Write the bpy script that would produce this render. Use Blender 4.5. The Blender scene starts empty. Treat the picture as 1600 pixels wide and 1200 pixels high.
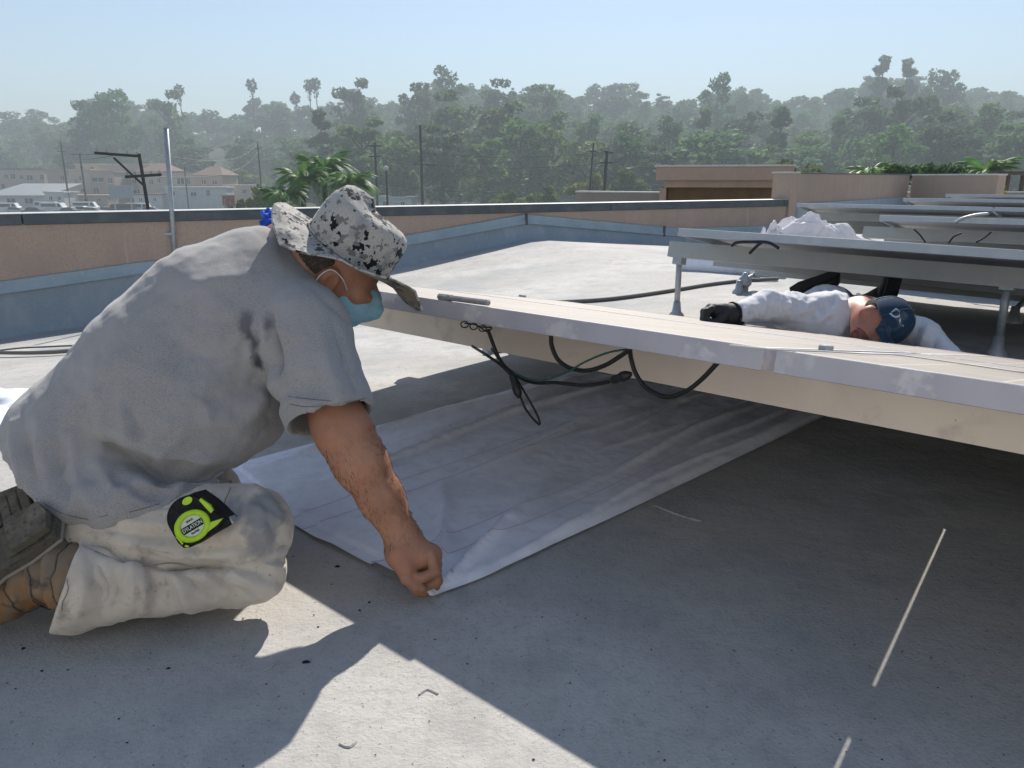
import bpy, math, random
import numpy as np
from mathutils import Vector, Matrix
random.seed(7); np.random.seed(7)
R = math.radians
sc = bpy.context.scene

# ------------------------------------------------------------------ camera
F = 1200.0                      # focal length in photo pixels (1600 wide)
PITCH = math.atan(320 / 1200)
CAMH = .78
cP, sP = math.cos(PITCH), math.sin(PITCH)
cd = bpy.data.cameras.new('camera'); cam = bpy.data.objects.new('camera', cd)
sc.collection.objects.link(cam); sc.camera = cam
cd.sensor_width = 36; cd.sensor_fit = 'HORIZONTAL'; cd.lens = 27
cd.clip_start = .02; cd.clip_end = 5000
cam.location = (0, 0, CAMH); cam.rotation_euler = (math.pi / 2 - PITCH, 0, 0)

# ------------------------------------------------------------------ light
SUNV = np.array([.22, 1.10, 1.0]); SUNV /= np.linalg.norm(SUNV)      # towards the sun
el = math.asin(SUNV[2]); az = math.atan2(SUNV[0], SUNV[1])
w = bpy.data.worlds.new('World'); sc.world = w; w.use_nodes = True
nt = w.node_tree; nt.nodes.clear()
sky = nt.nodes.new('ShaderNodeTexSky'); sky.sky_type = 'NISHITA'; sky.sun_disc = False
sky.sun_elevation = el; sky.sun_rotation = az; sky.altitude = 100
sky.air_density = 1.0; sky.dust_density = .3; sky.ozone_density = 1.6
bg = nt.nodes.new('ShaderNodeBackground'); bg.inputs[1].default_value = .096
wo = nt.nodes.new('ShaderNodeOutputWorld')
nt.links.new(sky.outputs[0], bg.inputs[0]); nt.links.new(bg.outputs[0], wo.inputs[0])
sl = bpy.data.lights.new('sun', 'SUN'); sl.energy = 4.95; sl.angle = R(.5); sl.color = (1, .935, .835)
so = bpy.data.objects.new('sun', sl); sc.collection.objects.link(so)
so.rotation_euler = Vector(SUNV).to_track_quat('Z', 'Y').to_euler()
vs = sc.view_settings; vs.view_transform = 'Standard'; vs.look = 'None'; vs.exposure = .54; vs.gamma = 1
vs.use_curve_mapping = False
cy = sc.cycles; cy.max_bounces = 6; cy.diffuse_bounces = 3; cy.glossy_bounces = 2; cy.transmission_bounces = 3; cy.volume_bounces = 0; cy.transparent_max_bounces = 12
cy.volume_step_rate = 1

# ------------------------------------------------------------------ helpers
CO = sc.collection.objects
def ray(u, v):
    x = (u - 800) / F; y = (600 - v) / F
    return np.array([x, cP + y * sP, -sP + y * cP])
CAM = np.array([0, 0, CAMH])
def W(u, v, d): return CAM + ray(u, v) * d
def gnd(u, v, z=0.):
    r = ray(u, v); return CAM + r * ((z - CAMH) / r[2])
def nrm(v): v = np.asarray(v, float); return v / np.linalg.norm(v)

def M(name, col, rough=.6, spec=.35, noise=(), bump=None, metal=0., alpha=None, transl=0., rnd=0., sheen=0., coat=0., emit=None):
    """procedural principled material: noise = [(scale, colour2, lo, hi)], bump = [(scale, strength, dist)]"""
    m = bpy.data.materials.new(name); m.use_nodes = True
    n = m.node_tree.nodes; l = m.node_tree.links
    b = n['Principled BSDF']; out = n['Material Output']
    b.inputs['Roughness'].default_value = rough; b.inputs['Metallic'].default_value = metal
    b.inputs['Specular IOR Level'].default_value = spec
    if sheen: b.inputs['Sheen Weight'].default_value = sheen
    if coat: b.inputs['Coat Weight'].default_value = coat
    tc = n.new('ShaderNodeTexCoord')
    rgb = n.new('ShaderNodeRGB'); rgb.outputs[0].default_value = (*col, 1)
    cur = rgb.outputs[0]
    for i, (s, c2, lo, hi, *stz) in enumerate(noise):
        t = n.new('ShaderNodeTexNoise'); t.inputs['Scale'].default_value = s; t.inputs['Detail'].default_value = 5
        t.inputs['Roughness'].default_value = .6
        if stz:
            mp = n.new('ShaderNodeMapping'); mp.inputs['Scale'].default_value = stz[0]; l.new(tc.outputs['Object'], mp.inputs[0]); l.new(mp.outputs[0], t.inputs['Vector'])
        else: l.new(tc.outputs['Object'], t.inputs['Vector'])
        r = n.new('ShaderNodeMapRange'); r.inputs[1].default_value = lo; r.inputs[2].default_value = hi
        l.new(t.outputs[0], r.inputs[0])
        x = n.new('ShaderNodeMix'); x.data_type = 'RGBA'
        l.new(r.outputs[0], x.inputs[0]); l.new(cur, x.inputs[6]); x.inputs[7].default_value = (*c2, 1)
        cur = x.outputs[2]
    if rnd:
        oi = n.new('ShaderNodeObjectInfo'); hs = n.new('ShaderNodeHueSaturation')
        r = n.new('ShaderNodeMapRange'); r.inputs[3].default_value = 1 - rnd; r.inputs[4].default_value = 1 + rnd
        l.new(oi.outputs['Random'], r.inputs[0]); l.new(r.outputs[0], hs.inputs['Value'])
        r2 = n.new('ShaderNodeMapRange'); r2.inputs[3].default_value = .5 - rnd * .09; r2.inputs[4].default_value = .5 + rnd * .07
        mm = n.new('ShaderNodeMath'); mm.operation = 'MULTIPLY'; mm.inputs[1].default_value = 7.13
        fr = n.new('ShaderNodeMath'); fr.operation = 'FRACT'
        l.new(oi.outputs['Random'], mm.inputs[0]); l.new(mm.outputs[0], fr.inputs[0]); l.new(fr.outputs[0], r2.inputs[0])
        l.new(r2.outputs[0], hs.inputs['Hue']); l.new(cur, hs.inputs['Color']); cur = hs.outputs[0]
    l.new(cur, b.inputs['Base Color'])
    prev = None
    for (s, st, dist) in (bump or ()):
        t = n.new('ShaderNodeTexNoise'); t.inputs['Scale'].default_value = abs(s); t.inputs['Detail'].default_value = 6
        if s < 0: t.noise_type = 'RIDGED_MULTIFRACTAL'; t.inputs['Detail'].default_value = 2; t.inputs['Distortion'].default_value = .6
        l.new(tc.outputs['Object'], t.inputs['Vector'])
        bp = n.new('ShaderNodeBump'); bp.inputs['Strength'].default_value = st; bp.inputs['Distance'].default_value = dist
        l.new(t.outputs[0], bp.inputs['Height'])
        if prev: l.new(prev, bp.inputs['Normal'])
        prev = bp.outputs[0]
    if prev: l.new(prev, b.inputs['Normal'])
    if transl:
        tr = n.new('ShaderNodeBsdfTranslucent'); l.new(cur, tr.inputs[0]); mx = n.new('ShaderNodeMixShader')
        mx.inputs[0].default_value = transl; l.new(b.outputs[0], mx.inputs[1]); l.new(tr.outputs[0], mx.inputs[2])
        l.new(mx.outputs[0], out.inputs[0])
    if emit:
        b.inputs['Emission Color'].default_value = (*emit[0], 1); b.inputs['Emission Strength'].default_value = emit[1]
    m['col'] = cur.node.name
    return m

def empty(name, loc):
    o = bpy.data.objects.new(name, None); o.location = Vector(loc); o.empty_display_size = .1; CO.link(o); return o
def wloc(o):
    v = np.zeros(3)
    while o is not None: v = v + np.array(o.location); o = o.parent
    return v
def tag(o, label=None, cat=None, group=None, kind=None):
    if label: o['label'] = label
    if cat: o['category'] = cat
    if group: o['group'] = group
    if kind: o['kind'] = kind
    return o
def link(name, verts, faces, mat, parent=None, smooth=False, base=None):
    """verts in world space; the object sits at its parent's origin (or at base)"""
    v = np.asarray(verts, float).reshape(-1, 3)
    off = wloc(parent) if parent is not None else (np.zeros(3) if base is None else np.asarray(base, float))
    me = bpy.data.meshes.new(name); me.from_pydata((v - off).tolist(), [], faces if isinstance(faces, list) else faces.tolist())
    if smooth: me.polygons.foreach_set('use_smooth', np.ones(len(me.polygons), bool))
    if mat is not None: me.materials.append(mat)
    me.update()
    o = bpy.data.objects.new(name, me); CO.link(o)
    if parent is not None: o.parent = parent
    else: o.location = Vector(off)
    return o
def copy_tree(o, parent=None):
    c = o.copy(); CO.link(c); c.parent = parent
    for ch in list(o.children): copy_tree(ch, c)
    return c

class MB:
    def __init__(s): s.v = []; s.f = []
    def add(s, v, f):
        k = len(s.v); s.v += [tuple(float(a) for a in p) for p in v]; s.f += [tuple(i + k for i in q) for q in f]; return s
    def box(s, c, hx, hy, hz, ax=None, bev=0.):
        c = np.asarray(c, float); A = np.eye(3) if ax is None else np.asarray(ax, float)
        hs = (hx, hy, hz)
        if bev <= 0:
            v = [c + A[0] * hx * i + A[1] * hy * j + A[2] * hz * k for i in (-1, 1) for j in (-1, 1) for k in (-1, 1)]
            f = [(0, 1, 3, 2), (4, 6, 7, 5), (0, 4, 5, 1), (2, 3, 7, 6), (0, 2, 6, 4), (1, 5, 7, 3)]
            return s.add(v, f)
        v = []; idx = {}
        for i in (-1, 1):
            for j in (-1, 1):
                for k in (-1, 1):
                    sg = (i, j, k)
                    for a in range(3):
                        q = [sg[t] * (hs[t] - (0 if t == a else bev)) for t in range(3)]
                        idx[(i, j, k, a)] = len(v); v.append(c + A[0] * q[0] + A[1] * q[1] + A[2] * q[2])
        f = []
        for a in range(3):
            b_, c_ = (a + 1) % 3, (a + 2) % 3
            for sgn in (-1, 1):
                q = []
                for (p, r_) in ((-1, -1), (1, -1), (1, 1), (-1, 1)):
                    t = [0, 0, 0]; t[a] = sgn; t[b_] = p; t[c_] = r_; q.append(idx[(*t, a)])
                f.append(tuple(q if sgn > 0 else q[::-1]))
        for a in range(3):
            b_, c_ = (a + 1) % 3, (a + 2) % 3
            for p in (-1, 1):
                for r_ in (-1, 1):
                    t0 = [0, 0, 0]; t1 = [0, 0, 0]; t0[a] = -1; t1[a] = 1
                    for t in (t0, t1): t[b_] = p; t[c_] = r_
                    q = (idx[(*t0, b_)], idx[(*t1, b_)], idx[(*t1, c_)], idx[(*t0, c_)])
                    f.append(q if p * r_ > 0 else q[::-1])
        for i in (-1, 1):
            for j in (-1, 1):
                for k in (-1, 1):
                    q = tuple(idx[(i, j, k, a)] for a in range(3)); f.append(q if i * j * k > 0 else q[::-1])
        return s.add(v, f)
    def tube(s, pts, rad, n=8, cap=True):
        pts = [np.asarray(p, float) for p in pts]; m = len(pts)
        rads = [rad] * m if np.isscalar(rad) else list(rad)
        v = []; up = None
        for i in range(m):
            t = nrm(pts[min(i + 1, m - 1)] - pts[max(i - 1, 0)])
            if up is None:
                a = np.array([0, 0, 1.]) if abs(t[2]) < .9 else np.array([1., 0, 0]); up = nrm(np.cross(np.cross(t, a), t))
            up = nrm(up - t * (up @ t)); sd = np.cross(t, up)
            for k in range(n):
                an = 2 * math.pi * k / n; v.append(pts[i] + rads[i] * (math.cos(an) * up + math.sin(an) * sd))
        f = [(i * n + k, i * n + (k + 1) % n, (i + 1) * n + (k + 1) % n, (i + 1) * n + k) for i in range(m - 1) for k in range(n)]
        if cap: f += [tuple(range(n))[::-1], tuple(range((m - 1) * n, m * n))]
        return s.add(v, f)
    def prism(s, poly, c, ax, h):
        """2-D polygon in axes ax[0], ax[1] extruded along ax[2] from 0 to h"""
        c = np.asarray(c, float); n = len(poly)
        v = [c + ax[0] * p[0] + ax[1] * p[1] for p in poly] + [c + ax[0] * p[0] + ax[1] * p[1] + ax[2] * h for p in poly]
        f = [tuple(range(n))[::-1], tuple(range(n, 2 * n))] + [(i, (i + 1) % n, n + (i + 1) % n, n + i) for i in range(n)]
        return s.add(v, f)
    def build(s, name, mat, parent=None, smooth=False, base=None): return link(name, s.v, s.f, mat, parent, smooth, base)

def spline(P, n=8):
    P = [np.asarray(p, float) for p in P]; out = []
    Q = [2 * P[0] - P[1]] + P + [2 * P[-1] - P[-2]]
    for i in range(1, len(Q) - 2):
        for k in range(n):
            t = k / n; a, b, c, d = Q[i - 1], Q[i], Q[i + 1], Q[i + 2]
            out.append(.5 * (2 * b + (c - a) * t + (2 * a - 5 * b + 4 * c - d) * t * t + (3 * b - a - 3 * c + d) * t ** 3))
    out.append(P[-1]); return out

def vnoise(x, y, seed=0):
    xi = np.floor(x).astype(int); yi = np.floor(y).astype(int); fx = x - xi; fy = y - yi
    def h(i, j):
        q = (i * 374761393 + j * 668265263 + seed * 1442695041) & 0x7fffffff
        q = ((q ^ (q >> 13)) * 1274126177) & 0x7fffffff
        return (q ^ (q >> 16)) % 65536 / 65535.
    fx = fx * fx * (3 - 2 * fx); fy = fy * fy * (3 - 2 * fy)
    return (h(xi, yi) * (1 - fx) + h(xi + 1, yi) * fx) * (1 - fy) + (h(xi, yi + 1) * (1 - fx) + h(xi + 1, yi + 1) * fx) * fy
def fbm(x, y, seed=0, o=4):
    a = 0; g = .5
    for k in range(o): a = a + g * vnoise(x * 2 ** k, y * 2 ** k, seed + k); g *= .5
    return a
def vnoise3(p, seed=0):
    i = np.floor(p).astype(np.int64); f = p - i; f = f * f * (3 - 2 * f)
    def h(a, b, c):
        q = (a * 374761393 + b * 668265263 + c * 2147483647 + seed * 144269504) & 0x7fffffff
        q = ((q ^ (q >> 13)) * 1274126177) & 0x7fffffff
        return ((q ^ (q >> 16)) & 0xffff) / 65535.
    r = 0
    for dx in (0, 1):
        for dy in (0, 1):
            for dz in (0, 1):
                r = r + h(i[:, 0] + dx, i[:, 1] + dy, i[:, 2] + dz) * (f[:, 0] if dx else 1 - f[:, 0]) * (f[:, 1] if dy else 1 - f[:, 1]) * (f[:, 2] if dz else 1 - f[:, 2])
    return r
def crease(p, sc, ax=None, seed=0, sharp=1.6):
    """creased-cloth height: ridges of warped noise, stretched along the third row of ax"""
    q = p * 1.0
    if ax is not None: q = q @ np.asarray(ax).T
    q = q * np.asarray(sc); w_ = np.stack([vnoise3(q * .8 + k * 17.3, seed + k) for k in range(3)], 1); q = q + 1.1 * (w_ - .5)
    n = vnoise3(q, seed + 11) * .65 + vnoise3(q * 2.1 + 5, seed + 12) * .35
    return (1 - np.abs(2 * n - 1)) ** sharp - .55
def sstep(a, b, x): t = np.clip((x - a) / (b - a), 0, 1); return t * t * (3 - 2 * t)

def text_mesh(txt, size, mat, parent, origin, ax, name='lettering', depth=.0006, italic=0., xs=1.):
    cu = bpy.data.curves.new('t', 'FONT'); cu.body = txt; cu.size = size; cu.align_x = 'CENTER'; cu.align_y = 'CENTER'
    cu.extrude = depth; cu.shear = italic; cu.offset = size * .012
    ob = bpy.data.objects.new('t', cu); CO.link(ob)
    bpy.context.view_layer.update()
    me = ob.evaluated_get(bpy.context.evaluated_depsgraph_get()).to_mesh()
    v = np.array([tuple(p.co) for p in me.vertices]); f = [tuple(p.vertices) for p in me.polygons]
    bpy.data.objects.remove(ob); bpy.data.curves.remove(cu)
    v = np.asarray(origin)[None] + v[:, :1] * ax[0] * xs + v[:, 1:2] * ax[1] + v[:, 2:3] * ax[2]
    return link(name, v, f, mat, parent)

# ------------------------------------------------------------------ implicit surfaces
def rc(p, a, b, r1, r2):
    a = np.asarray(a, np.float32); b = np.asarray(b, np.float32); ab = b - a
    t = np.clip(((p - a) @ ab) / (ab @ ab), 0, 1)
    return np.sqrt(((p - a - t[:, None] * ab) ** 2).sum(1)) - (r1 + (r2 - r1) * t)
def elp(p, c, r, ax=None):
    q = p - np.asarray(c, np.float32)
    if ax is not None: q = q @ np.asarray(ax, np.float32).T
    r = np.asarray(r, np.float32); k0 = np.sqrt(((q / r) ** 2).sum(1)); k1 = np.sqrt(((q / r ** 2) ** 2).sum(1)) + 1e-9
    return k0 * (k0 - 1) / k1
def smin(a, b, k):
    h = np.clip(.5 + .5 * (b - a) / k, 0, 1); return b + (a - b) * h - k * h * (1 - h)
def chain(p, pts, rads, k=.03):
    d = None
    for i in range(len(pts) - 1):
        e = rc(p, pts[i], pts[i + 1], rads[i], rads[i + 1]); d = e if d is None else smin(d, e, k)
    return d
def half(p, c, n): return (p - np.asarray(c, np.float32)) @ np.asarray(nrm(n), np.float32)
def nets(f, lo, hi, vox):
    lo = np.asarray(lo, float); n = np.ceil((np.asarray(hi) - lo) / vox).astype(int) + 1
    xs = [lo[i] + vox * np.arange(n[i]) for i in range(3)]
    G = np.empty(n, np.float32)
    yy, zz = np.meshgrid(xs[1], xs[2], indexing='ij'); yz = np.stack([yy.ravel(), zz.ravel()], 1).astype(np.float32)
    st = max(1, int(400000 / (n[1] * n[2])))
    for i in range(0, n[0], st):
        k = min(st, n[0] - i)
        p = np.concatenate([np.repeat(xs[0][i:i + k], len(yz))[:, None].astype(np.float32), np.tile(yz, (k, 1))], 1)
        G[i:i + k] = f(p).reshape(k, n[1], n[2])
    S = G < 0
    c = [(i, j, k) for i in (0, 1) for j in (0, 1) for k in (0, 1)]
    def sl(A, o): return A[o[0]:n[0] - 1 + o[0], o[1]:n[1] - 1 + o[1], o[2]:n[2] - 1 + o[2]]
    cnt = sum(sl(S, o).astype(np.int8) for o in c); act = (cnt > 0) & (cnt < 8)
    I = np.argwhere(act); idx = -np.ones(act.shape, int); idx[act] = np.arange(len(I))
    pos = np.zeros((len(I), 3)); num = np.zeros(len(I))
    for a in c:
        for ax in range(3):
            if a[ax]: continue
            b = list(a); b[ax] = 1
            A = G[I[:, 0] + a[0], I[:, 1] + a[1], I[:, 2] + a[2]]; B = G[I[:, 0] + b[0], I[:, 1] + b[1], I[:, 2] + b[2]]
            m = (A < 0) != (B < 0); t = np.where(m, A / np.where(m, A - B, 1), 0)
            q = I + np.array(a); q = q.astype(float); q[:, ax] += t
            pos[m] += q[m]; num[m] += 1
    V = lo + vox * pos / num[:, None]
    faces = []
    for ax in range(3):
        b_, c_ = (ax + 1) % 3, (ax + 2) % 3
        s0 = [slice(0, None)] * 3; s1 = [slice(0, None)] * 3; s0[ax] = slice(0, -1); s1[ax] = slice(1, None)
        E = np.argwhere(S[tuple(s0)] != S[tuple(s1)])
        E = E[(E[:, b_] > 0) & (E[:, c_] > 0) & (E[:, b_] < n[b_] - 1) & (E[:, c_] < n[c_] - 1)]
        ins = S[E[:, 0], E[:, 1], E[:, 2]]
        q = []
        for (db, dc) in ((-1, -1), (0, -1), (0, 0), (-1, 0)):
            e = E.copy(); e[:, b_] += db; e[:, c_] += dc; q.append(idx[e[:, 0], e[:, 1], e[:, 2]])
        Q = np.stack(q, 1); Q[~ins] = Q[~ins][:, ::-1]; faces.append(Q)
    return V, np.concatenate(faces)
def relax(V, Fq, it=2, lam=.5):
    V = V.copy()
    for _ in range(it):
        acc = np.zeros_like(V); num = np.zeros(len(V))
        for k in range(4):
            a, b = Fq[:, k], Fq[:, (k + 1) % 4]
            np.add.at(acc, a, V[b]); np.add.at(acc, b, V[a]); np.add.at(num, a, 1); np.add.at(num, b, 1)
        V += lam * (acc / np.maximum(num, 1)[:, None] - V)
    return V
def normals(V, Fq):
    n = np.cross(V[Fq[:, 2]] - V[Fq[:, 0]], V[Fq[:, 3]] - V[Fq[:, 1]]); N = np.zeros_like(V)
    for k in range(4): np.add.at(N, Fq[:, k], n)
    return N / (np.linalg.norm(N, axis=1)[:, None] + 1e-12)
def hit(f, u, v, z0=1.0, z1=2.2):
    zs = np.linspace(z0, z1, 400); p = (CAM[None] + ray(u, v)[None] * zs[:, None]).astype(np.float32); d = f(p)
    i = np.argmax(d < 0) if (d < 0).any() else np.argmin(d)
    return p[i].astype(float)
def fold(V, N, pts, wd, h, taper=True):
    """raise (h>0) or sink (h<0) a soft ridge along a polyline"""
    best = np.full(len(V), 1e9); tt = np.zeros(len(V)); m = len(pts) - 1
    for i in range(m):
        a, b = pts[i], pts[i + 1]; ab = b - a; t = np.clip(((V - a) @ ab) / (ab @ ab + 1e-9), 0, 1)
        d = ((V - a - t[:, None] * ab) ** 2).sum(1); c_ = d < best; best[c_] = d[c_]; tt[c_] = (i + t[c_]) / m
    g = np.exp(-(np.sqrt(best) / (wd * 1.05)) ** 1.25) * h
    if taper: g *= np.sin(np.pi * np.clip(tt * .9 + .05, 0, 1)) ** .7
    return V + N * g[:, None]

# ------------------------------------------------------------------ materials of the roof
m_roof = M('roof_coating', (.43, .415, .395), .78, .2,
           [(1.3, (.52, .51, .495), .42, .62), (7, (.35, .345, .335), .5, .75), (2.6, (.36, .36, .36), .56, .7), (55, (.33, .33, .325), .5, .85), (.55, (.30, .315, .325), .50, .66), (150, (.15, .145, .14), .635, .69), (60, (.2, .195, .19), .70, .74)],
           [(150, .42, .005), (420, .4, .003), (28, .35, .008), (3.2, .5, .02)])
m_stucco = M('stucco', (.50, .375, .295), .9, .1, [(2.2, (.44, .33, .26), .4, .7), (60, (.40, .30, .24), .45, .7), (.8, (.42, .32, .26), .5, .7), (1.0, (.42, .32, .255), .54, .70, (7, 7, .7)), (1.0, (.54, .425, .35), .62, .74, (14, 14, 1.1))], [(160, .4, .006)])
m_coping = M('coping_metal', (.075, .09, .1), .55, .4, [(6, (.12, .13, .135), .45, .7)], [(9, .15, .01)])
m_coptop = M('coping_top', (.62, .62, .59), .5, .3, [(5, (.45, .45, .43), .5, .75)])
m_flash = M('flashing', (.33, .41, .45), .45, .4, [(4, (.27, .34, .38), .4, .7), (25, (.4, .46, .48), .55, .75)], [(5, .3, .02)])
m_upst = M('upstand_coating', (.30, .345, .375), .6, .3, [(3, (.25, .3, .33), .4, .7), (40, (.34, .38, .4), .5, .8), (1.0, (.36, .385, .40), .52, .66, (6, 6, 1.5))], [(6, .4, .02), (120, .25, .004)])
m_alu = M('panel_frame', (.43, .415, .445), .5, .4, [(9, (.66, .63, .63), .53, .57), (30, (.42, .40, .44), .45, .7), (4, (.53, .51, .54), .4, .7)], [(40, .12, .002)], metal=.3)
m_alu2 = M('panel_frame_far', (.42, .46, .49), .5, .4, [(9, (.5, .52, .53), .5, .7)], metal=.25)
m_beam = M('beam_paint', (.80, .685, .575), .5, .4, [(3, (.72, .61, .51), .4, .7), (9, (.62, .53, .45), .56, .68), (70, (.26, .22, .18), .68, .74), (14, (.8, .68, .56), .5, .75)], [(60, .12, .003)], metal=.3)
m_beam2 = M('beam_zinc', (.42, .43, .42), .55, .35, [(5, (.36, .38, .38), .4, .7), (60, (.3, .3, .29), .66, .72)], metal=.2)
m_back = M('backsheet', (.6, .61, .63), .6, .3, [(3, (.5, .51, .53), .4, .7)])
m_zinc = M('galvanised', (.42, .44, .46), .45, .5, [(30, (.34, .36, .38), .4, .7)], metal=.4)
m_black = M('black_plastic', (.012, .012, .013), .45, .5)
m_rubber = M('black_cable', (.011, .011, .012), .5, .4, [(60, (.03, .03, .03), .5, .8)])
m_green = M('green_cable', (.02, .09, .06), .5, .4)

def glass_mat():                                         # dust-covered cells with paler lines between them
    m = M('dusty_glass', (.27, .235, .205), .55, .4, [(2.5, (.34, .295, .25), .4, .7), (40, (.31, .275, .24), .45, .75)])
    n = m.node_tree.nodes; l = m.node_tree.links; bs = n['Principled BSDF']; cur = bs.inputs['Base Color'].links[0].from_socket
    tc = [x for x in n if x.type == 'TEX_COORD'][0]; mp = n.new('ShaderNodeMapping'); mp.inputs['Rotation'].default_value = (0, 0, math.atan2(.663, .748))
    br = n.new('ShaderNodeTexBrick'); br.offset = 0; br.inputs['Scale'].default_value = 1; br.inputs['Brick Width'].default_value = .16; br.inputs['Row Height'].default_value = .158
    br.inputs['Mortar Size'].default_value = .003; br.inputs['Mortar Smooth'].default_value = .2
    l.new(tc.outputs['Object'], mp.inputs[0]); l.new(mp.outputs[0], br.inputs['Vector'])
    x = n.new('ShaderNodeMix'); x.data_type = 'RGBA'; l.new(br.outputs['Fac'], x.inputs[0]); l.new(cur, x.inputs[6]); x.inputs[7].default_value = (.46, .42, .37, 1)
    l.new(x.outputs[2], bs.inputs['Base Color']); return m
m_glass = glass_mat()

# ------------------------------------------------------------------ roof deck and parapet
W0 = gnd(0, 335, .5); W1 = gnd(1230, 312, .5)
wd = nrm(W1 - W0); wn = np.array([wd[1], -wd[0], 0])
TP = float((W1 - W0) @ wd)
ZT = [-9, -.1, 1., 3.4, 5.04, 7.4, 9.4, 12, 30]; ZV = [-1.1, -.52, -.43, -.12, .13, -.06, -.06, 0, 0]
def zw(t): return np.interp(t, ZT, ZV)
def roofz(x, y):
    t = (x - W0[0]) * wd[0] + (y - W0[1]) * wd[1]; D = (x - W0[0]) * wn[0] + (y - W0[1]) * wn[1]
    return zw(t) * np.clip(1 - D / 4.9, 0, 1)
def wallp(t, D, z): return W0 * [1, 1, 0] + wd * t + wn * D + np.array([0, 0, z])
ts = np.concatenate([np.linspace(-9, TP, 75), np.linspace(TP + .25, 22, 40)]); Ds = np.concatenate([np.linspace(-9, -.15, 24), np.linspace(-.05, 5.2, 60), np.linspace(5.4, 13, 30)])
V = []; Fc = []
for i, t in enumerate(ts):
    for j, D in enumerate(Ds):
        p = wallp(t, D, 0); z = float(roofz(p[0], p[1]))
        z += .012 * (fbm(np.array(p[0] * .8 + 50), np.array(p[1] * .8 + 50), 3) - .5) * (1 if D < 5 else 0)
        V.append((p[0], p[1], z))
nD = len(Ds)
for i in range(len(ts) - 1):
    for j in range(nD - 1):
        if Ds[j] < -.1 and ts[i] < TP + .2: continue
        Fc.append((i * nD + j, i * nD + j + 1, (i + 1) * nD + j + 1, (i + 1) * nD + j))
roof = tag(link('roof_deck', V, Fc, m_roof, smooth=True), kind='structure')

par = tag(empty('parapet_wall', wallp(3, 0, 0)), 'long low tan stucco parapet with dark metal cap running behind the kneeling man', 'wall')
Tn = np.array([wd, wn, [0, 0, 1.]])
mb = MB(); c0 = wallp((-9 + TP) / 2, -.13, -.3); mb.box(c0, (TP + 9) / 2, .13, .72, Tn); mb.build('stucco_wall', m_stucco, par)
k = -9.
while k < TP:
    k2 = min(k + 3.05, TP); cc = wallp((k + k2) / 2, -.13, .455)
    mb = MB().box(cc, (k2 - k) / 2 - .003, .155, .045, Tn, .006); cap = mb.build('coping', m_coping, par)
    MB().box(wallp((k + k2) / 2, -.13, .503), (k2 - k) / 2 - .003, .157, .0025, Tn).build('coping_top', m_coptop, cap)  # pale sheet paints the sunlit top edge of the dark coping
    k = k2
# upstand (roof coating turned up the wall) and the flashing strip that follows the roof fall
tt = np.linspace(-9, TP, 90); V = []; Fc = []
STT = [-9, -.08, .98, 3.4, 5.04, 7.37, 9.42]; STV = [-.62, -.048, .057, .184, .391, .161, .143]
for t in tt:
    zt = np.interp(t, STT, STV) - .06; zb = zw(t)
    for (D, z) in ((.16, zb - .02), (.10, zb + .02), (.035, zb + .12), (.022, zt)): V.append(wallp(t, D, z))
for i in range(len(tt) - 1):
    for j in range(3): Fc.append((i * 4 + j, i * 4 + j + 1, (i + 1) * 4 + j + 1, (i + 1) * 4 + j))
link('upstand', V, Fc, m_upst, par, True)
edges = [-9, -6.2, -3.2, -.8, 2.4, 5.04, 7.1, TP]
for a, b in zip(edges[:-1], edges[1:]):
    V = []; Fc = []; q = np.linspace(a + .004, b - .004, 12)
    for t in q:
        zt = np.interp(t, STT, STV)
        for (D, z) in ((.004, zt + .004), (.03, zt), (.034, zt - .055), (.05, zt - .10), (.03, zt - .102)): V.append(wallp(t, D, z))
    for i in range(len(q) - 1):
        for j in range(4): Fc.append((i * 5 + j, i * 5 + j + 1, (i + 1) * 5 + j + 1, (i + 1) * 5 + j))
    link('flashing_strip', V, Fc, m_flash, par)
for t in (5.04, 7.1):
    zt = np.interp(t, STT, STV); MB().box(wallp(t, .045, zt - .05), .012, .012, .065, Tn, .003).build('flashing_joint', m_coping, par)

# pier, high wall beyond it, second wall behind the panel rows, stair-head box
def wall_thing(name, label, A, B, zb, zt, th, flash=None, capm=m_coptop, caph=.03, body=m_stucco):
    A = np.array([A[0], A[1], 0.]); B = np.array([B[0], B[1], 0.]); d = nrm(B - A); nn = np.array([d[1], -d[0], 0]); L = np.linalg.norm(B - A)
    e = tag(empty(name, [*((A + B) / 2)[:2], zb]), label, 'wall'); ax = np.array([d, nn, [0, 0, 1.]])
    c = (A + B) / 2 - nn * th / 2
    MB().box(c + [0, 0, (zb + zt) / 2], L / 2, th / 2, (zt - zb) / 2, ax).build('stucco_wall', body, e)
    MB().box(c + [0, 0, zt + caph / 2], L / 2 + .015, th / 2 + .015, caph / 2, ax, .004).build('coping', capm, e)
    if flash: MB().box((A + B) / 2 + nn * .02 + [0, 0, (flash[0] + flash[1]) / 2], L / 2, .02, (flash[1] - flash[0]) / 2, ax, .004).build('flashing_strip', m_flash, e)
    return e
pp = wallp(TP + .08, -.13, 0)
pier = tag(empty('pier', [pp[0], pp[1], -.1]), 'narrow square tan pier at the right end of the low parapet', 'pier')
MB().box(pp + [0, 0, .36], .075, .17, .5, Tn, .006).build('stucco_shaft', m_stucco, pier)
MB().box(pp + [0, 0, .87], .088, .185, .012, Tn, .004).build('coping', m_coptop, pier)
P1 = W(1246, 300, 11.4); P2 = W(1418, 300, 16.2); P3 = W(1556, 300, 14.6)
wall_thing('parapet_wall', 'higher tan parapet between the pier and the wall corner behind the panels', P1, P2, -.1, .86, .25, (.05, .42), m_coping, .02)
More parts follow.
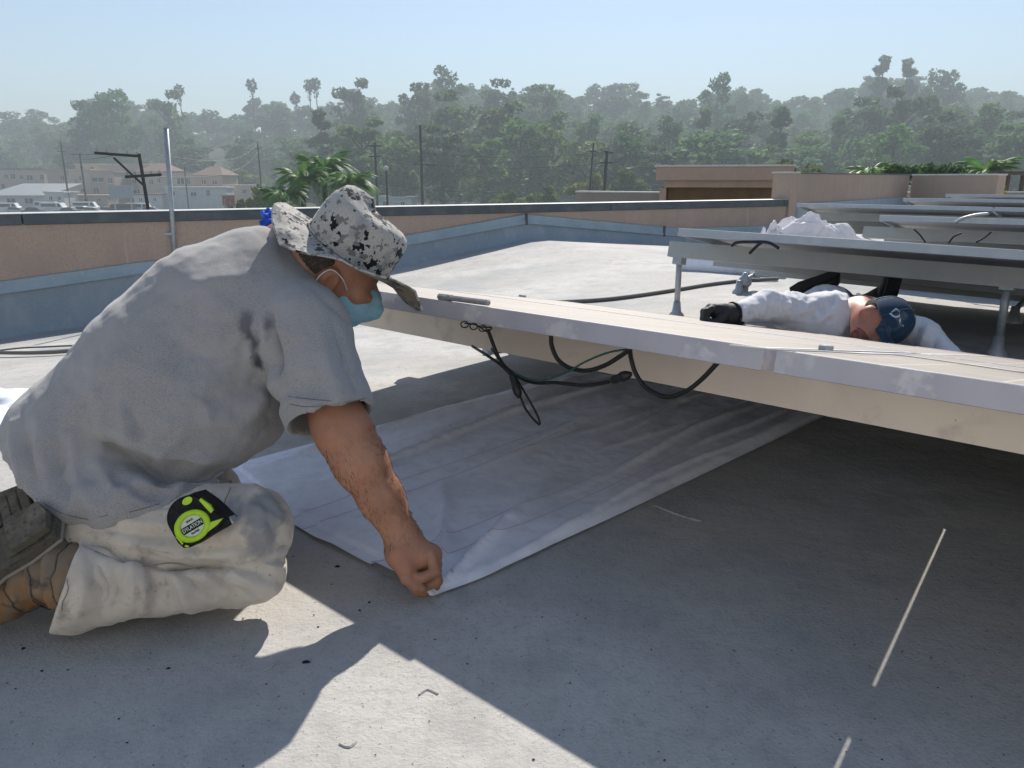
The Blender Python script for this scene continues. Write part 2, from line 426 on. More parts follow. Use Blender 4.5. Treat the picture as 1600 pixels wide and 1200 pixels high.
wall_thing('parapet_wall', 'short tan parapet with pale cap, right of the wall corner', P2 + [.05, -.02, 0], P3, -.1, .85, .25, (.0, .30))
P4 = W(1600, 300, 20); P3b = W(1545, 300, 17)
wall_thing('parapet_wall', 'low tan wall at the right edge, below the brown shed', P3b + [0, 4, 0], P4 + [3, 1, 0], -.4, .42, .25)
P5 = W(900, 300, 17); P6 = W(1060, 300, 15.5)
wall_thing('parapet_wall', 'far grey low parapet seen above the near one, left of the box', P5, P6, -.5, .5, .2, None, m_coptop, .03, M('grey_stucco', (.33, .29, .25), .9, .1, [(3, (.28, .25, .22), .4, .7)]))

# tan box with a recessed underside (the next bay of the building)
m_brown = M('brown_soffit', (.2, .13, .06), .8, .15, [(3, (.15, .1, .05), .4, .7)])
BA = W(1024, 300, 14.2); BB = W(1238, 300, 13.6); bd_ = nrm((BB - BA) * [1, 1, 0]); bn = np.array([bd_[1], -bd_[0], 0]); bax = np.array([bd_, bn, [0, 0, 1.]])
bl = np.linalg.norm((BB - BA)[:2]); bm = (BA + BB) / 2 * [1, 1, 0]
box = tag(empty('canopy_building', [bm[0], bm[1], -.2]), 'tan stucco canopy box with brown recessed underside behind the low parapet', 'building')
MB().box(bm - bn * 1.0 + [0, 0, .88], bl / 2, 1.0, .115, bax).build('fascia', m_stucco, box)
MB().box(bm - bn * 1.0 + [0, 0, 1.015], bl / 2 + .03, 1.03, .018, bax, .006).build('coping', m_coptop, box)
MB().box(bm - bn * 1.02 + [0, 0, .70], bl / 2 - .16, .9, .065, bax).build('lower_fascia', m_stucco, box)
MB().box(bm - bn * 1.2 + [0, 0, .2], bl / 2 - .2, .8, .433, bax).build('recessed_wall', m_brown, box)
MB().box(bm + bd_ * (-bl / 2 + .12) - bn * .5 + [0, 0, .28], .06, .3, .345, bax).build('end_post', m_stucco, box)

# stair-house block added out of view behind the camera to bounce sunlight onto shaded sides
sh_ = tag(empty('bounce_block', [0, -3.6, 0]), 'added unseen pale wall block behind the viewer, bouncing sunlight into the shade', 'building')
m_cr = M('bounce_stucco', (.58, .575, .56), .9, .1, [(2, (.53, .525, .51), .4, .7), (60, (.47, .46, .45), .5, .75)], [(160, .4, .006)])
MB().box([-.5, -4.6, 1.3], 5.5, 1.4, 1.35, None, .01).build('wall', m_cr, sh_); MB().box([-.5, -4.6, 2.7], 5.65, 1.55, .06, None, .01).build('roof', m_coptop, sh_)
dr = MB().box([1.6, -3.19, 1.02], .45, .03, 1.02, None, .005).build('door', m_coping, sh_); MB().tube([[1.25, -3.13, 1.0], [1.33, -3.13, 1.0]], .012, 8).build('handle', M('door_handle', (.5, .5, .5), .3, .5, metal=.8), dr)

# galvanised mast by the parapet
mt_ = W(259, 200, 6.75); mo = wallp(0, 0, 0)
mast = tag(empty('mast', [mt_[0], mt_[1], -.3]), 'tall thin galvanised pipe mast standing at the parapet behind the man', 'mast')
mb_ = W(255, 392, 6.75)
MB().tube([[mb_[0] - .045, mt_[1], -.35], [mt_[0] + .002, mt_[1], mt_[2]]], .021, 12).build('pipe', m_zinc, mast, True)
MB().tube([[mt_[0] + .002, mt_[1], mt_[2]], [mt_[0] + .002, mt_[1], mt_[2] + .012]], .0235, 12).build('cap', m_zinc, mast)
MB().box([mt_[0] - .08, mt_[1] + .03, .3], .035, .05, .014, None, .003).build('wall_bracket', m_zinc, mast)

# ------------------------------------------------------------------ solar panel rows
RD = np.array([.748, -.663, 0]); RN = np.array([.663, .748, 0])
TILT = R(10)
SM = RN * math.cos(TILT) - np.array([0, 0, math.sin(TILT)]); SK = np.cross(RD, SM); SK = SK if SK[2] > 0 else -SK
RA = np.array([RD, SM, SK])
def onperp(u, v, perp):
    r = ray(u, v); return CAM + r * ((perp - CAM @ RN) / (r @ RN))
def rowpt(s, perp, z): return RD * s + RN * perp + np.array([0, 0, z])
ML, MW, GAP = 1.92, .99, .022

def post(parent, top, base, r=.0175):
    top = np.asarray(top, float); base = np.asarray(base, float)
    p = MB().tube([base + [0, 0, .07], top], r, 10).build('post', m_zinc, parent, True)
    MB().tube([base + [0, 0, -.02], base + [0, 0, .012], base + [0, 0, .03], base + [0, 0, .09]], [.05, .045, .028, .021], 12).build('base_boot', m_zinc, p, True)
    MB().box(top + [0, 0, -.01], .03, .032, .022, RA, .004).build('bracket', m_zinc, p)
    return p
def row(perp, s0, nmod, label, z0=.53, posts=(), rear=(), over=.07, frame=m_alu2, beam=m_beam2, far=False, bover=None, sl=0., b1=.38, bh=.045):
    rd = nrm(RD - np.array([0, 0, sl])); sk = np.cross(rd, SM); sk = sk if sk[2] > 0 else -sk; ra = np.array([rd, SM, sk])
    o = rowpt(s0, perp, z0); s1 = s0 + nmod * (ML + GAP) - GAP
    e = tag(empty('solar_panel_row', rowpt((s0 + s1) / 2, perp + 1, 0)), label, 'solar panels', 'rows of tilted solar panels on the roof')
    for tier in (0, 1):
        gp_ = GAP if tier == 0 else .003; ml = ML if tier == 0 else (s1 - s0 - .003 * (nmod - 1)) / nmod
        for i in range(nmod):
            a = o + rd * i * (ml + gp_) + SM * tier * (MW + .002); mid = a + rd * ml / 2 + SM * MW / 2
            g = MB().box(mid - sk * .0045, ml / 2 - .009, MW / 2 - .009, .003, ra).build('panel', m_glass, e)
            MB().box(mid - sk * .011, ml / 2 - .009, MW / 2 - .009, .002, ra).build('backsheet', m_back, g)
            f = MB()
            f.box(a + rd * ml / 2 + SM * .006 - sk * .02, ml / 2, .006, .02, ra, .0012).box(a + rd * ml / 2 + SM * (MW - .006) - sk * .02, ml / 2, .006, .02, ra, .0012)
            f.box(a + rd * .006 + SM * MW / 2 - sk * .02, .006, MW / 2 - .012, .0195, ra).box(a + rd * (ml - .006) + SM * MW / 2 - sk * .02, .006, MW / 2 - .012, .0195, ra)
            f.box(a + rd * ml / 2 + SM * .026 - sk * .0385, ml / 2 - .013, .0135, .001, ra)
            f.build('frame', frame, g)
            if not far:
                MB().box(mid + SM * .28 - sk * .024, .055, .04, .011, ra, .004).build('junction_box', m_black, g)
    for sd in (b1, .97, 1.62):
        mid = o + rd * ((s1 - s0) / 2 - (bover or over) / 2) + SM * sd - sk * (.041 + bh)
        L = (s1 - s0) / 2 + (bover or over) / 2
        b = MB(); b.box(mid, L, .003, bh, ra).box(mid + SM * .026 + sk * (bh - .0015), L, .0228, .0015, ra).box(mid + SM * .026 - sk * (bh - .0015), L, .0228, .0015, ra)
        b.build('beam', beam, e)
    for i in range(nmod + 1):
        for sd in (b1 + .02, 1.64):
            s = i * (ML + GAP) - GAP / 2
            c = o + rd * (min(max(s, -.008), s1 - s0 + .008)) + SM * sd
            if sd > 1 and 0 < i < nmod: continue
            MB().box(c + sk * .002 - sk * .018, .0085, .02, .026, ra, .002).build('clamp', m_zinc, e)
    for s in posts:
        p = rowpt(s, perp + b1 + .005, 0); post(e, p + [0, 0, z0 - b1 * math.sin(TILT) - .05 - 2 * bh], [p[0], p[1], float(roofz(p[0], p[1]))])
    for s in rear:
        p = rowpt(s, perp + 1.60, 0); q = rowpt(s - .02, perp + 1.40, 0); post(e, p + [0, 0, z0 - 1.62 * math.sin(TILT) - .125], [q[0], q[1], float(roofz(q[0], q[1]))], .015)
    return e
def fittings():                                       # old drip marks on the nearest beam
    e = [o for o in bpy.data.objects if o.name.startswith('solar_panel_row')][0]; bm_ = [c for c in e.children if c.name.startswith('beam')][0]
    for (u, v0, v1) in ((1322, 603, 650), (1338, 604, 655), (1346, 606, 658), (1353, 607, 660)):
        a = onperp(u, v0, HP + .242); b = onperp(u - 3, v1, HP + .242); MB().tube([a, (a + b) / 2, b], [.0014, .0018, .0008], 5).build('drip_mark', m_drip, bm_)
m_drip = M('tar_drip', (.13, .11, .09), .7)
S1 = -2.442; HP, HZ = 1.226, .507
row(HP, S1, 3, 'nearest solar panel row with stained pale frame and beige beam', HZ, (-2.32, .7, 2.3), (-2.44, -.84, 1.2), .02, m_alu, m_beam, b1=.25, bh=.041)
fittings()
def s_of(u, v, perp): return float(onperp(u, v, perp) @ RD)
row(3.67, s_of(1060, 358, 3.67), 3, 'grey solar panel row on thin posts directly behind the prone man', .532, (-2.28, -.62, 1.1), (-2.35, -.7, 1.0), .26, sl=.016)
row(6.24, s_of(1375, 334, 6.24), 3, 'third solar panel row, right of the crumpled white plastic', .52, (-2.5, -.6), (-2.5, -.6), .22)
row(8.8, s_of(1245, 318, 8.8), 4, 'fourth solar panel row, starting beside the pier', .52, (-5.5, -3.6, -1.8), (), .07, far=True)
row(11.3, s_of(1411, 313, 11.3), 4, 'fifth solar panel row, in front of the wall corner', .54, (-5.5, -3.6, -1.8), (), .07, far=True)
row(13.6, s_of(1477, 308, 13.6), 4, 'farthest solar panel row at the right edge', .56, (-5.5, -3.6), (), .07, far=True)

# ------------------------------------------------------------------ cables of the nearest row
def cable(label, pts, r, mat=m_rubber, perp=1.27, n=8, name='cable', group=None):
    P = spline([onperp(p[0], p[1], perp if len(p) < 3 else p[2]) for p in pts], n)
    e = MB().tube(P, r, 8).build(name, mat, None, True, base=P[0]); return tag(e, label, 'cable', group)
def gland(parent, a, b, r, name='connector', mat=m_black):
    a = np.asarray(a); b = np.asarray(b)
    return MB().tube([a, a + (b - a) * .15, a + (b - a) * .5, a + (b - a) * .55, a + (b - a) * .8, b], [r * .7, r, r, r * 1.25, r * 1.1, r * .5], 10).build(name, mat, parent, True)
cable('thick black cable loop hanging left of centre under the nearest panel frame', [(861, 524), (862, 540), (872, 562), (893, 576), (918, 579), (945, 571), (970, 556), (984, 546, 1.25)], .0048)
cable('thick black cable loop hanging lowest, right of the cable tie', [(984, 543, 1.25), (986, 560), (994, 585), (1012, 608), (1042, 620), (1070, 612), (1095, 594), (1122, 566)], .0048)
c3 = cable('black cable with a loose plug end hanging under the panel frame', [(762, 515), (780, 560), (800, 582), (830, 597), (870, 598), (910, 602), (945, 598), (964, 592)], .0042)
gland(c3, onperp(955, 595, 1.27), onperp(986, 584, 1.27), .009)
cable('thin dark green wire drooping between the black cables', [(984, 545, 1.26), (950, 551), (915, 565), (885, 582), (850, 594), (825, 592), (803, 582)], .0021, m_green, 1.26)
c4 = cable('narrow black cable loop dangling lowest from the tied bundle', [(800, 580), (810, 610), (822, 640), (842, 663), (840, 650), (825, 622), (806, 590)], .0026)
gland(c4, onperp(799, 584, 1.25), onperp(812, 622, 1.25), .0085)
cable('black cable strand running from the panel end down to the bundle', [(738, 541, 1.42), (762, 556), (782, 570), (799, 586)], .0036)
cable('second black strand running down to the bundle beside the first', [(768, 545, 1.42), (780, 562), (790, 575), (802, 590)], .0028)
tie = MB()
for sgn in (0, 1, 2):
    q = [onperp(726 + 6 * math.cos(a) + sgn * 14, 507 + sgn * 3 + 5 * math.sin(a), 1.212 + .006 * math.sin(a * 2)) for a in np.linspace(0, 5.5 + sgn, 12)]
    tie.tube(q, .0016, 6)
tie.tube(spline([onperp(726, 505, 1.225), onperp(745, 508, 1.225), onperp(760, 518, 1.225), onperp(768, 512, 1.225), onperp(752, 511, 1.225)], 6), .0019, 6)
tag(tie.build('wire_tie', m_black, None, True, base=onperp(745, 508, 1.225)), 'tangle of black wire ties under the frame above the bundle', 'wire')
# clipped cables on the row behind
for pts, lab in (([(1143, 384), (1152, 379), (1175, 378), (1200, 379), (1217, 388)], 'arched black cable under the second panel row'), ([(1190, 379), (1182, 385), (1171, 396)], 'short drooping black cable end under the second panel row'),
                 ):
    cable(lab, pts, .0075, perp=3.66)
for pts, lab in (([(1428, 358), (1438, 368), (1446, 379)], 'left of the cables crossing the third panel row'), ([(1482, 380), (1490, 370), (1502, 364)], 'middle of the cables crossing the third panel row'), ([(1525, 379), (1540, 370), (1549, 362)], 'right of the cables crossing the third panel row')):
    cable(lab, pts, .006, perp=6.1)
cable('pale grey cable arching over the far panel rows', [(1492, 348), (1505, 341), (1525, 336), (1545, 334)], .011, m_zinc, 6.15)
# flat grey tool lying on the frame edge, wire on the glass
ta = onperp(686, 465, 1.235); tb = onperp(764, 475, 1.235); td_ = nrm(tb - ta)
tl = tag(empty('hand_tool', (ta + tb) / 2), 'flat grey bar tool lying on the nearest panel edge', 'tool')
ax = np.array([td_, nrm(SM), nrm(np.cross(td_, SM))]); ax[2] *= np.sign(ax[2][2])
zt_ = float(S1); cc = (ta + tb) / 2
ph = HZ - (cc @ RN - HP) * math.tan(TILT); cc[2] = ph + .008
m_tool = M('grey_tool', (.23, .22, .23), .5, .4, [(60, (.33, .32, .32), .45, .7)])
hl = float(np.linalg.norm(tb - ta)) / 2
MB().box(cc + ax[0] * hl * .25, hl * .75, .009, .0065, ax, .004).build('bar', m_tool, tl)
MB().box(cc - ax[0] * hl * .72, hl * .26, .0125, .0075, ax, .005).build('head', m_tool, tl)
P = []
for (u, v) in ((1140, 541), (1210, 548), (1290, 551), (1345, 554), (1400, 556), (1470, 565), (1600, 584)):
    r = ray(u, v); o_ = rowpt(0, HP, HZ); t = ((o_ - CAM) @ SK) / (r @ SK); P.append(CAM + r * t + SK * .002)
tag(MB().tube(spline(P, 8), .0016, 6).build('string', M('white_string', (.7, .68, .64), .7), None, True, base=P[0]), 'thin white string lying along the top of the nearest panels', 'string')

# ------------------------------------------------------------------ fabric
def fabric_mat(name, col, lines=False, tr=.25):
    m = M(name, col, .75, .2, [(5, tuple(c * .80 for c in col), .5, .70), (26, tuple(c * .84 for c in col), .5, .75)], [(420, .25, .001), (30, .3, .004), (-9, .5, .012), (-22, .35, .005)], transl=tr)
    return m
m_fab = fabric_mat('white_fleece', (.90, .92, 1.0), tr=.05)
m_thread = M('red_thread', (.5, .36, .5), .8)
# sheet the man is laying: local p runs along the sheet, q across it
A_, B_, C_, D_ = gnd(352, 737), gnd(692, 938), gnd(1292, 650), gnd(905, 583)
PINCH = W(672, 926, 1.47)
def sheet(p, q):
    base = (A_ * (1 - q) + B_ * q)[None] if np.isscalar(p) else None
    P = (A_[None] * ((1 - p) * (1 - q))[:, None] + B_[None] * ((1 - p) * q)[:, None] + D_[None] * (p * (1 - q))[:, None] + C_[None] * (p * q)[:, None])
    # the free front edge sags in a ragged curve
    sag = np.sin(np.pi * q) * .06 * (1 - p) ** 3 + .008 * (vnoise(q * 14, q * 0, 5) - .5) * (p < .03)
    P[:, :2] += sag[:, None] * nrm((D_ - A_)[:2])[None] * -.7
    rr = np.hypot(P[:, 0] - B_[0], P[:, 1] - B_[1]); an = np.arctan2(P[:, 1] - B_[1], P[:, 0] - B_[0])
    z = .010 + .008 * fbm(p * 3, q * 2.4, 9)
    z += .016 * np.exp(-((rr - .16) / .3) ** 2) * (1 - np.abs(np.sin(an * 7 + 2 * fbm(rr * 3, an * 2, 4)))) ** 2.5 * 1.5
    for (qa, qb, wdh, h, s0) in ((.97, .93, .012, .009, .0), (.84, .78, .016, .014, .35), (.66, .74, .012, .012, .45), (.55, .45, .02, .010, .2), (.3, .22, .012, .02, .05), (.17, .2, .012, .016, .25), (.72, .55, .011, .012, .5), (.42, .6, .014, .010, .5), (.05, .09, .015, .015, .0), (.92, .86, .010, .012, .55)):
        qq = qa + (qb - qa) * p + .02 * np.sin(p * 9 + qa * 20)
        z += 1.25 * h * np.exp(-(np.abs(q - qq) / (wdh * .75)) ** 1.2) * sstep(s0, s0 + .2, p) * (1 - .5 * sstep(.8, 1, p))
    z += .014 * (fbm(p * 16 + q * 9, q * 11, 17) - .45) * sstep(.35, .75, p)
    # corner pulled up to the fingers
    k = np.exp(-(rr / .075) ** 2)
    z += k * (PINCH[2] - .012)
    P[:, 0] += k * (PINCH[0] - B_[0]) * .85; P[:, 1] += k * (PINCH[1] - B_[1]) * .85
    z *= 1 - .75 * sstep(.97, 1, q)
    z *= np.where((p < .02) & (rr > .2), .5, 1)
    P[:, 2] = np.maximum(z, .004)
    return P
nu, nv = 190, 130
pp_, qq_ = np.meshgrid(np.linspace(0, 1, nu) ** 1.25, np.linspace(0, 1, nv), indexing='ij')
SV = sheet(pp_.ravel(), qq_.ravel())
SF = [(i * nv + j, (i + 1) * nv + j, (i + 1) * nv + j + 1, i * nv + j + 1) for i in range(nu - 1) for j in range(nv - 1)]
fab = tag(empty('fabric_sheet', gnd(700, 750)), 'wide translucent white fabric sheet being laid under the nearest panels', 'fabric')
link('fleece', SV, SF, m_fab, fab, True)
for q0 in (.44, .52, .80, .875):
    pl = np.linspace(0.0, .62, 70); L = sheet(pl, np.full(70, q0) + .012 * np.sin(pl * 6)); L[:, 2] += .0016
    MB().tube(list(L), .0006, 4).build('thread_line', m_thread, fab)

def crumple(name, label, c, rx, ry, h, mat, seed, nU=64, nV=64, spikes=1., cat='fabric', zf=None):
    """crumpled sheet: a low heap of flat facets meeting in sharp creases"""
    g = np.linspace(-1, 1, nU); X, Y = np.meshgrid(g, g, indexing='ij'); rr = np.sqrt(X ** 2 + Y ** 2)
    rs = np.random.RandomState(seed); dome = h * np.clip(1 - rr ** 2.2, 0, 1) ** .55; z = dome * .72
    wx = X + .25 * (fbm(X * 2.5, Y * 2.5, seed + 7) - .5); wy = Y + .25 * (fbm(X * 2.5 + 7, Y * 2.5, seed + 8) - .5)
    for ncell, amp in ((16, .30), (60, .13), (200, .05)):
        pts = rs.uniform(-1.1, 1.1, (ncell, 2)); gr = rs.uniform(-1, 1, (ncell, 2)); of = rs.uniform(-.5, .8, ncell)
        D2 = (wx[..., None] - pts[:, 0]) ** 2 + (wy[..., None] - pts[:, 1]) ** 2; wgt = np.exp(-D2 * ncell * 5 * .6); wgt /= wgt.sum(-1, keepdims=True) + 1e-12
        loc = of + (gr[:, 0] * (wx[..., None] - pts[:, 0]) + gr[:, 1] * (wy[..., None] - pts[:, 1])) * ncell ** .5 * .6
        z = z + (wgt * loc).sum(-1) * amp * spikes * (.25 * h + .75 * dome)
    jx = (fbm(X * 3, Y * 3, seed + 2) - .5) * .3; jy = (fbm(X * 3, Y * 3, seed + 3) - .5) * .3
    P = np.stack([c[0] + rx * (X + jx), c[1] + ry * (Y + jy), np.maximum(z, .004)], -1).reshape(-1, 3)
    P[:, 2] += (roofz(P[:, 0], P[:, 1]) if zf is None else zf(P)) + .004
    Fq = [(i * nU + j, (i + 1) * nU + j, (i + 1) * nU + j + 1, i * nU + j + 1) for i in range(nU - 1) for j in range(nU - 1) if rr[i, j] < 1.02 and rr[i + 1, j + 1] < 1.02]
    return tag(link(name, P, Fq, mat, None, True, base=[c[0], c[1], 0]), label, cat)
m_plast = M('white_plastic_film', (.88, .87, .90), .65, .25, [(8, (.82, .81, .85), .4, .7)], [(30, .3, .01)], transl=.35)
def on_row2(P): return .515 - (P @ RN - 3.67) * math.tan(TILT)
pc = W(1275, 380, 4.75)
crumple('plastic_film', 'big crumpled heap of white plastic film lying on the second panel row', [pc[0], pc[1]], .33, .27, .25, m_plast, 21, 110, spikes=1., cat='plastic', zf=on_row2)
pc = W(1207, 372, 4.6)
crumple('plastic_film', 'small crumpled scrap of white plastic left of the big heap', [pc[0], pc[1]], .085, .10, .17, m_plast, 33, 50, spikes=.8, cat='plastic', zf=on_row2)
pc = gnd(-45, 645)
crumple('fabric_sheet', 'white fabric bunched on the lit roof at the left edge, behind the man', [pc[0], pc[1]], .62, .5, .09, m_fab, 41, 110, spikes=1.)
# roll of fabric on the roof behind the second row
ra, rb_ = gnd(1062, 428), gnd(1222, 438); ra[2] = rb_[2] = .088
rl = tag(empty('fabric_roll', [*((ra + rb_) / 2)[:2], 0]), 'lilac-white roll of fabric lying on the roof under the second panel row', 'fabric roll')
V = []; Fc = []; dd = nrm(rb_ - ra); sd = np.cross(dd, [0, 0, 1.]); turns = np.linspace(0, 9 * math.pi, 110)
for e_ in (ra, rb_):
    for a in turns:
        r = .04 + .0018 * a
        V.append(e_ + sd * r * math.cos(a) + np.array([0, 0, 1.]) * r * math.sin(a))
n_ = len(turns); Fc = [(i, i + 1, n_ + i + 1, n_ + i) for i in range(n_ - 1)]
link('rolled_fleece', V, Fc, m_fab, rl, True)
V = []; Fc = []
for i in range(24):
    for j in range(12):
        a = i / 23; b = j / 11; p = ra + (rb_ - ra) * a - sd * (-.0 - .34 * b); V.append([p[0], p[1], .012 + .07 * (1 - b) ** 6 + .012 * math.sin(a * 14 + b * 3) * b])
Fc = [(i * 12 + j, i * 12 + j + 1, (i + 1) * 12 + j + 1, (i + 1) * 12 + j) for i in range(23) for j in range(11)]
link('loose_end', V, Fc, m_fab, rl, True)

# hoses on the roof, stub support, debris
def roofline(label, uv, r, mat, name='hose', n=8):
    P = spline([gnd(u, v) for u, v in uv], n)
    for _ in range(4):
        P2 = []
        for p in P:
            z = float(roofz(p[0], p[1])); q = CAM + (p - CAM) * ((z + r - CAMH) / (p[2] - CAMH)); P2.append(q)
        P = P2
    return tag(MB().tube(P, r, 8).build(name, mat, None, True, base=P[0]), label, 'hose')
m_hose = M('grey_hose', (.16, .155, .14), .7, .3)
roofline('grey hose snaking across the lit roof towards the second panel row', [(800, 474), (870, 472), (940, 468), (1000, 461), (1060, 452), (1110, 444), (1165, 438), (1215, 436)], .0135, m_hose)
roofline('dark hose lying on the roof at the left edge, the nearer of two', [(-60, 549), (0, 551), (60, 551), (110, 548), (150, 540)], .012, m_hose)
roofline('thin dark hose on the roof at the left edge, the farther of two', [(-60, 556), (20, 545), (70, 542), (120, 540), (160, 541)], .006, m_hose)
sp_ = gnd(1162, 459); sb = tag(empty('roof_stub', sp_), 'small grey mushroom shaped roof stub left of the thin post', 'roof stub')
MB().tube([sp_ + [0, 0, -.01], sp_ + [0, 0, .015], sp_ + [0, 0, .02], sp_ + [0, 0, .05]], [.09, .08, .03, .03], 14).build('base', m_zinc, sb, True)
MB().tube([sp_ + [0, 0, .05], sp_ + [0, 0, .07], sp_ + [0, 0, .1], sp_ + [0, 0, .125], sp_ + [0, 0, .15]], [.032, .05, .046, .024, .012], 14).build('cap', m_zinc, sb, True)
m_deb = M('tar_crumb', (.012, .012, .013), .8)
def lump(c, r, seed):
    rg = random.Random(seed); v = []; f = []
    for i in range(6):
        a = i * math.pi / 3; v.append((c[0] + r * math.cos(a) * rg.uniform(.6, 1.3), c[1] + r * .7 * math.sin(a) * rg.uniform(.6, 1.3), c[2] + .0005))
    for i in range(6):
        a = i * math.pi / 3 + .4; v.append((c[0] + .6 * r * math.cos(a) * rg.uniform(.5, 1.2), c[1] + .45 * r * math.sin(a) * rg.uniform(.5, 1.2), c[2] + r * rg.uniform(.3, .8)))
    f = [tuple(range(6, 12))] + [(i, (i + 1) % 6, 6 + (i + 1) % 6, 6 + i) for i in range(6)]
    return v, f
for (u, v, r, lab) in ((478, 1035, .0095, 'largest black tar crumb on the edge of the lit patch in front of the man'), (36, 1014, .006, 'black tar crumb at the lower left, nearest the boot'), (66, 1049, .0045, 'black crumb at the lower left, one of a close pair'), (106, 1047, .0035, 'small black crumb at lower left, right of a close pair'), (263, 1045, .005, 'black crumb in the man\'s shadow, alone'), (527, 886, .007, 'elongated black scrap between the knee and the fabric sheet'), (577, 942, .005, 'black crumb just below the fabric edge near the hand'), (562, 954, .004, 'small crumb left of the one below the fabric edge'), (497, 980, .004, 'tiny black crumb inside the lit patch')):
    g = gnd(u, v); vv, ff = lump(g, r * .75, u); tag(link('tar_crumb', vv, ff, m_deb, None, base=g), lab, 'debris', 'tar crumbs on the roof')
V = []; Fc = []
rg = random.Random(5)
for i in range(900):
    y = .72 + 3.6 * rg.random() ** 1.6; x = rg.uniform(-.9, .9) * y * 1.0
    r = rg.choice((.0008, .001, .0012, .0016, .0022)) ; g = np.array([x, y, .0008])
    vv, ff = lump(g, r, i); kk = len(V); V += vv; Fc += [tuple(q + kk for q in t) for t in ff]
tag(link('grit', V, Fc, m_deb), 'fine dark grit scattered over the near roof coating', 'grit', kind='stuff')
# ridges left by roofing laps
def lap(label, uv, w_, h):
    P = spline([gnd(u, v) for u, v in uv], 8); V = []; Fc = []
    for i, p in enumerate(P):
        t = nrm(P[min(i + 1, len(P) - 1)] - P[max(i - 1, 0)]); s_ = np.cross(t, [0, 0, 1.]); ww = w_ * (.6 + .8 * vnoise(np.array(i * .7), np.array(.3), 3))
        for (k, z) in ((-1, .0006), (-.3, h), (.4, h * .8), (1, .0006)): V.append(p + s_ * ww * k + [0, 0, z])
    Fc = [(i * 4 + j, i * 4 + j + 1, (i + 1) * 4 + j + 1, (i + 1) * 4 + j) for i in range(len(P) - 1) for j in range(3)]
    return link('coating_ridge', V, Fc, m_roof, roof, True)
lap('', [(1022, 790), (1045, 799), (1070, 808), (1096, 815)], .006, .004)
lap('', [(530, 1163), (545, 1168), (556, 1160)], .003, .003)
lap('', [(655, 1086), (668, 1078), (684, 1085)], .003, .003)
lap('', [(405, 1050), (420, 1045), (430, 1036)], .003, .002)

# ------------------------------------------------------------------ kneeling man
def skin_mat(name, col, dark):
    return M(name, col, .5, .4, [(9, dark, .42, .72), (38, tuple(c * .75 for c in col), .48, .7), (16, (col[0] * 1.0, col[1] * .88, col[2] * .88), .5, .65)], [(130, .25, .002), (420, .2, .001)])
m_skin = skin_mat('tanned_skin', (.42, .21, .13), (.25, .11, .068))
m_skin2 = skin_mat('ruddy_skin', (.42, .19, .13), (.34, .12, .085))
def cloth_mat(name, col, stains=(), weave=900, bumpk=.3, noise=()):
    m = M(name, col, .9, .1, list(noise), [(weave, .2, .0006), (55, bumpk * .5, .004), (-11, bumpk * .5, .010), (-26, bumpk * .5, .004)], sheen=.25)
    nt = m.node_tree; n = nt.nodes; l = nt.links; b = n['Principled BSDF']
    cur = b.inputs['Base Color'].links[0].from_socket
    tc = [x for x in n if x.type == 'TEX_COORD'][0]
    for (c, rad, col2, rag) in stains:                       # sweat and dirt with a place on the cloth
        v0 = n.new('ShaderNodeVectorMath'); v0.operation = 'SUBTRACT'; v0.inputs[1].default_value = c; l.new(tc.outputs['Object'], v0.inputs[0])
        v1 = n.new('ShaderNodeVectorMath'); v1.operation = 'MULTIPLY'; v1.inputs[1].default_value = (1.5, 1, .72); l.new(v0.outputs[0], v1.inputs[0])
        vm = n.new('ShaderNodeVectorMath'); vm.operation = 'LENGTH'; l.new(v1.outputs[0], vm.inputs[0])
        nz = n.new('ShaderNodeTexNoise'); nz.inputs['Scale'].default_value = 34; nz.inputs['Detail'].default_value = 4
        l.new(tc.outputs['Object'], nz.inputs['Vector'])
        ad = n.new('ShaderNodeMath'); ad.operation = 'MULTIPLY_ADD'; ad.inputs[1].default_value = rag; l.new(nz.outputs[0], ad.inputs[0]); l.new(vm.outputs['Value'], ad.inputs[2])
        mr = n.new('ShaderNodeMapRange'); mr.inputs[1].default_value = rad + rag * .5; mr.inputs[2].default_value = rad + rag * .5 - .020
        l.new(ad.outputs[0], mr.inputs[0])
        x = n.new('ShaderNodeMix'); x.data_type = 'RGBA'; l.new(mr.outputs[0], x.inputs[0]); l.new(cur, x.inputs[6]); x.inputs[7].default_value = (*col2, 1); cur = x.outputs[2]
    l.new(cur, b.inputs['Base Color'])
    return m

MAN = np.array([-.62, 1.42, 0])
man = tag(empty('person', MAN), 'person kneeling in grey T-shirt, camouflage sun hat and off-white trousers, pulling at the fabric', 'person')

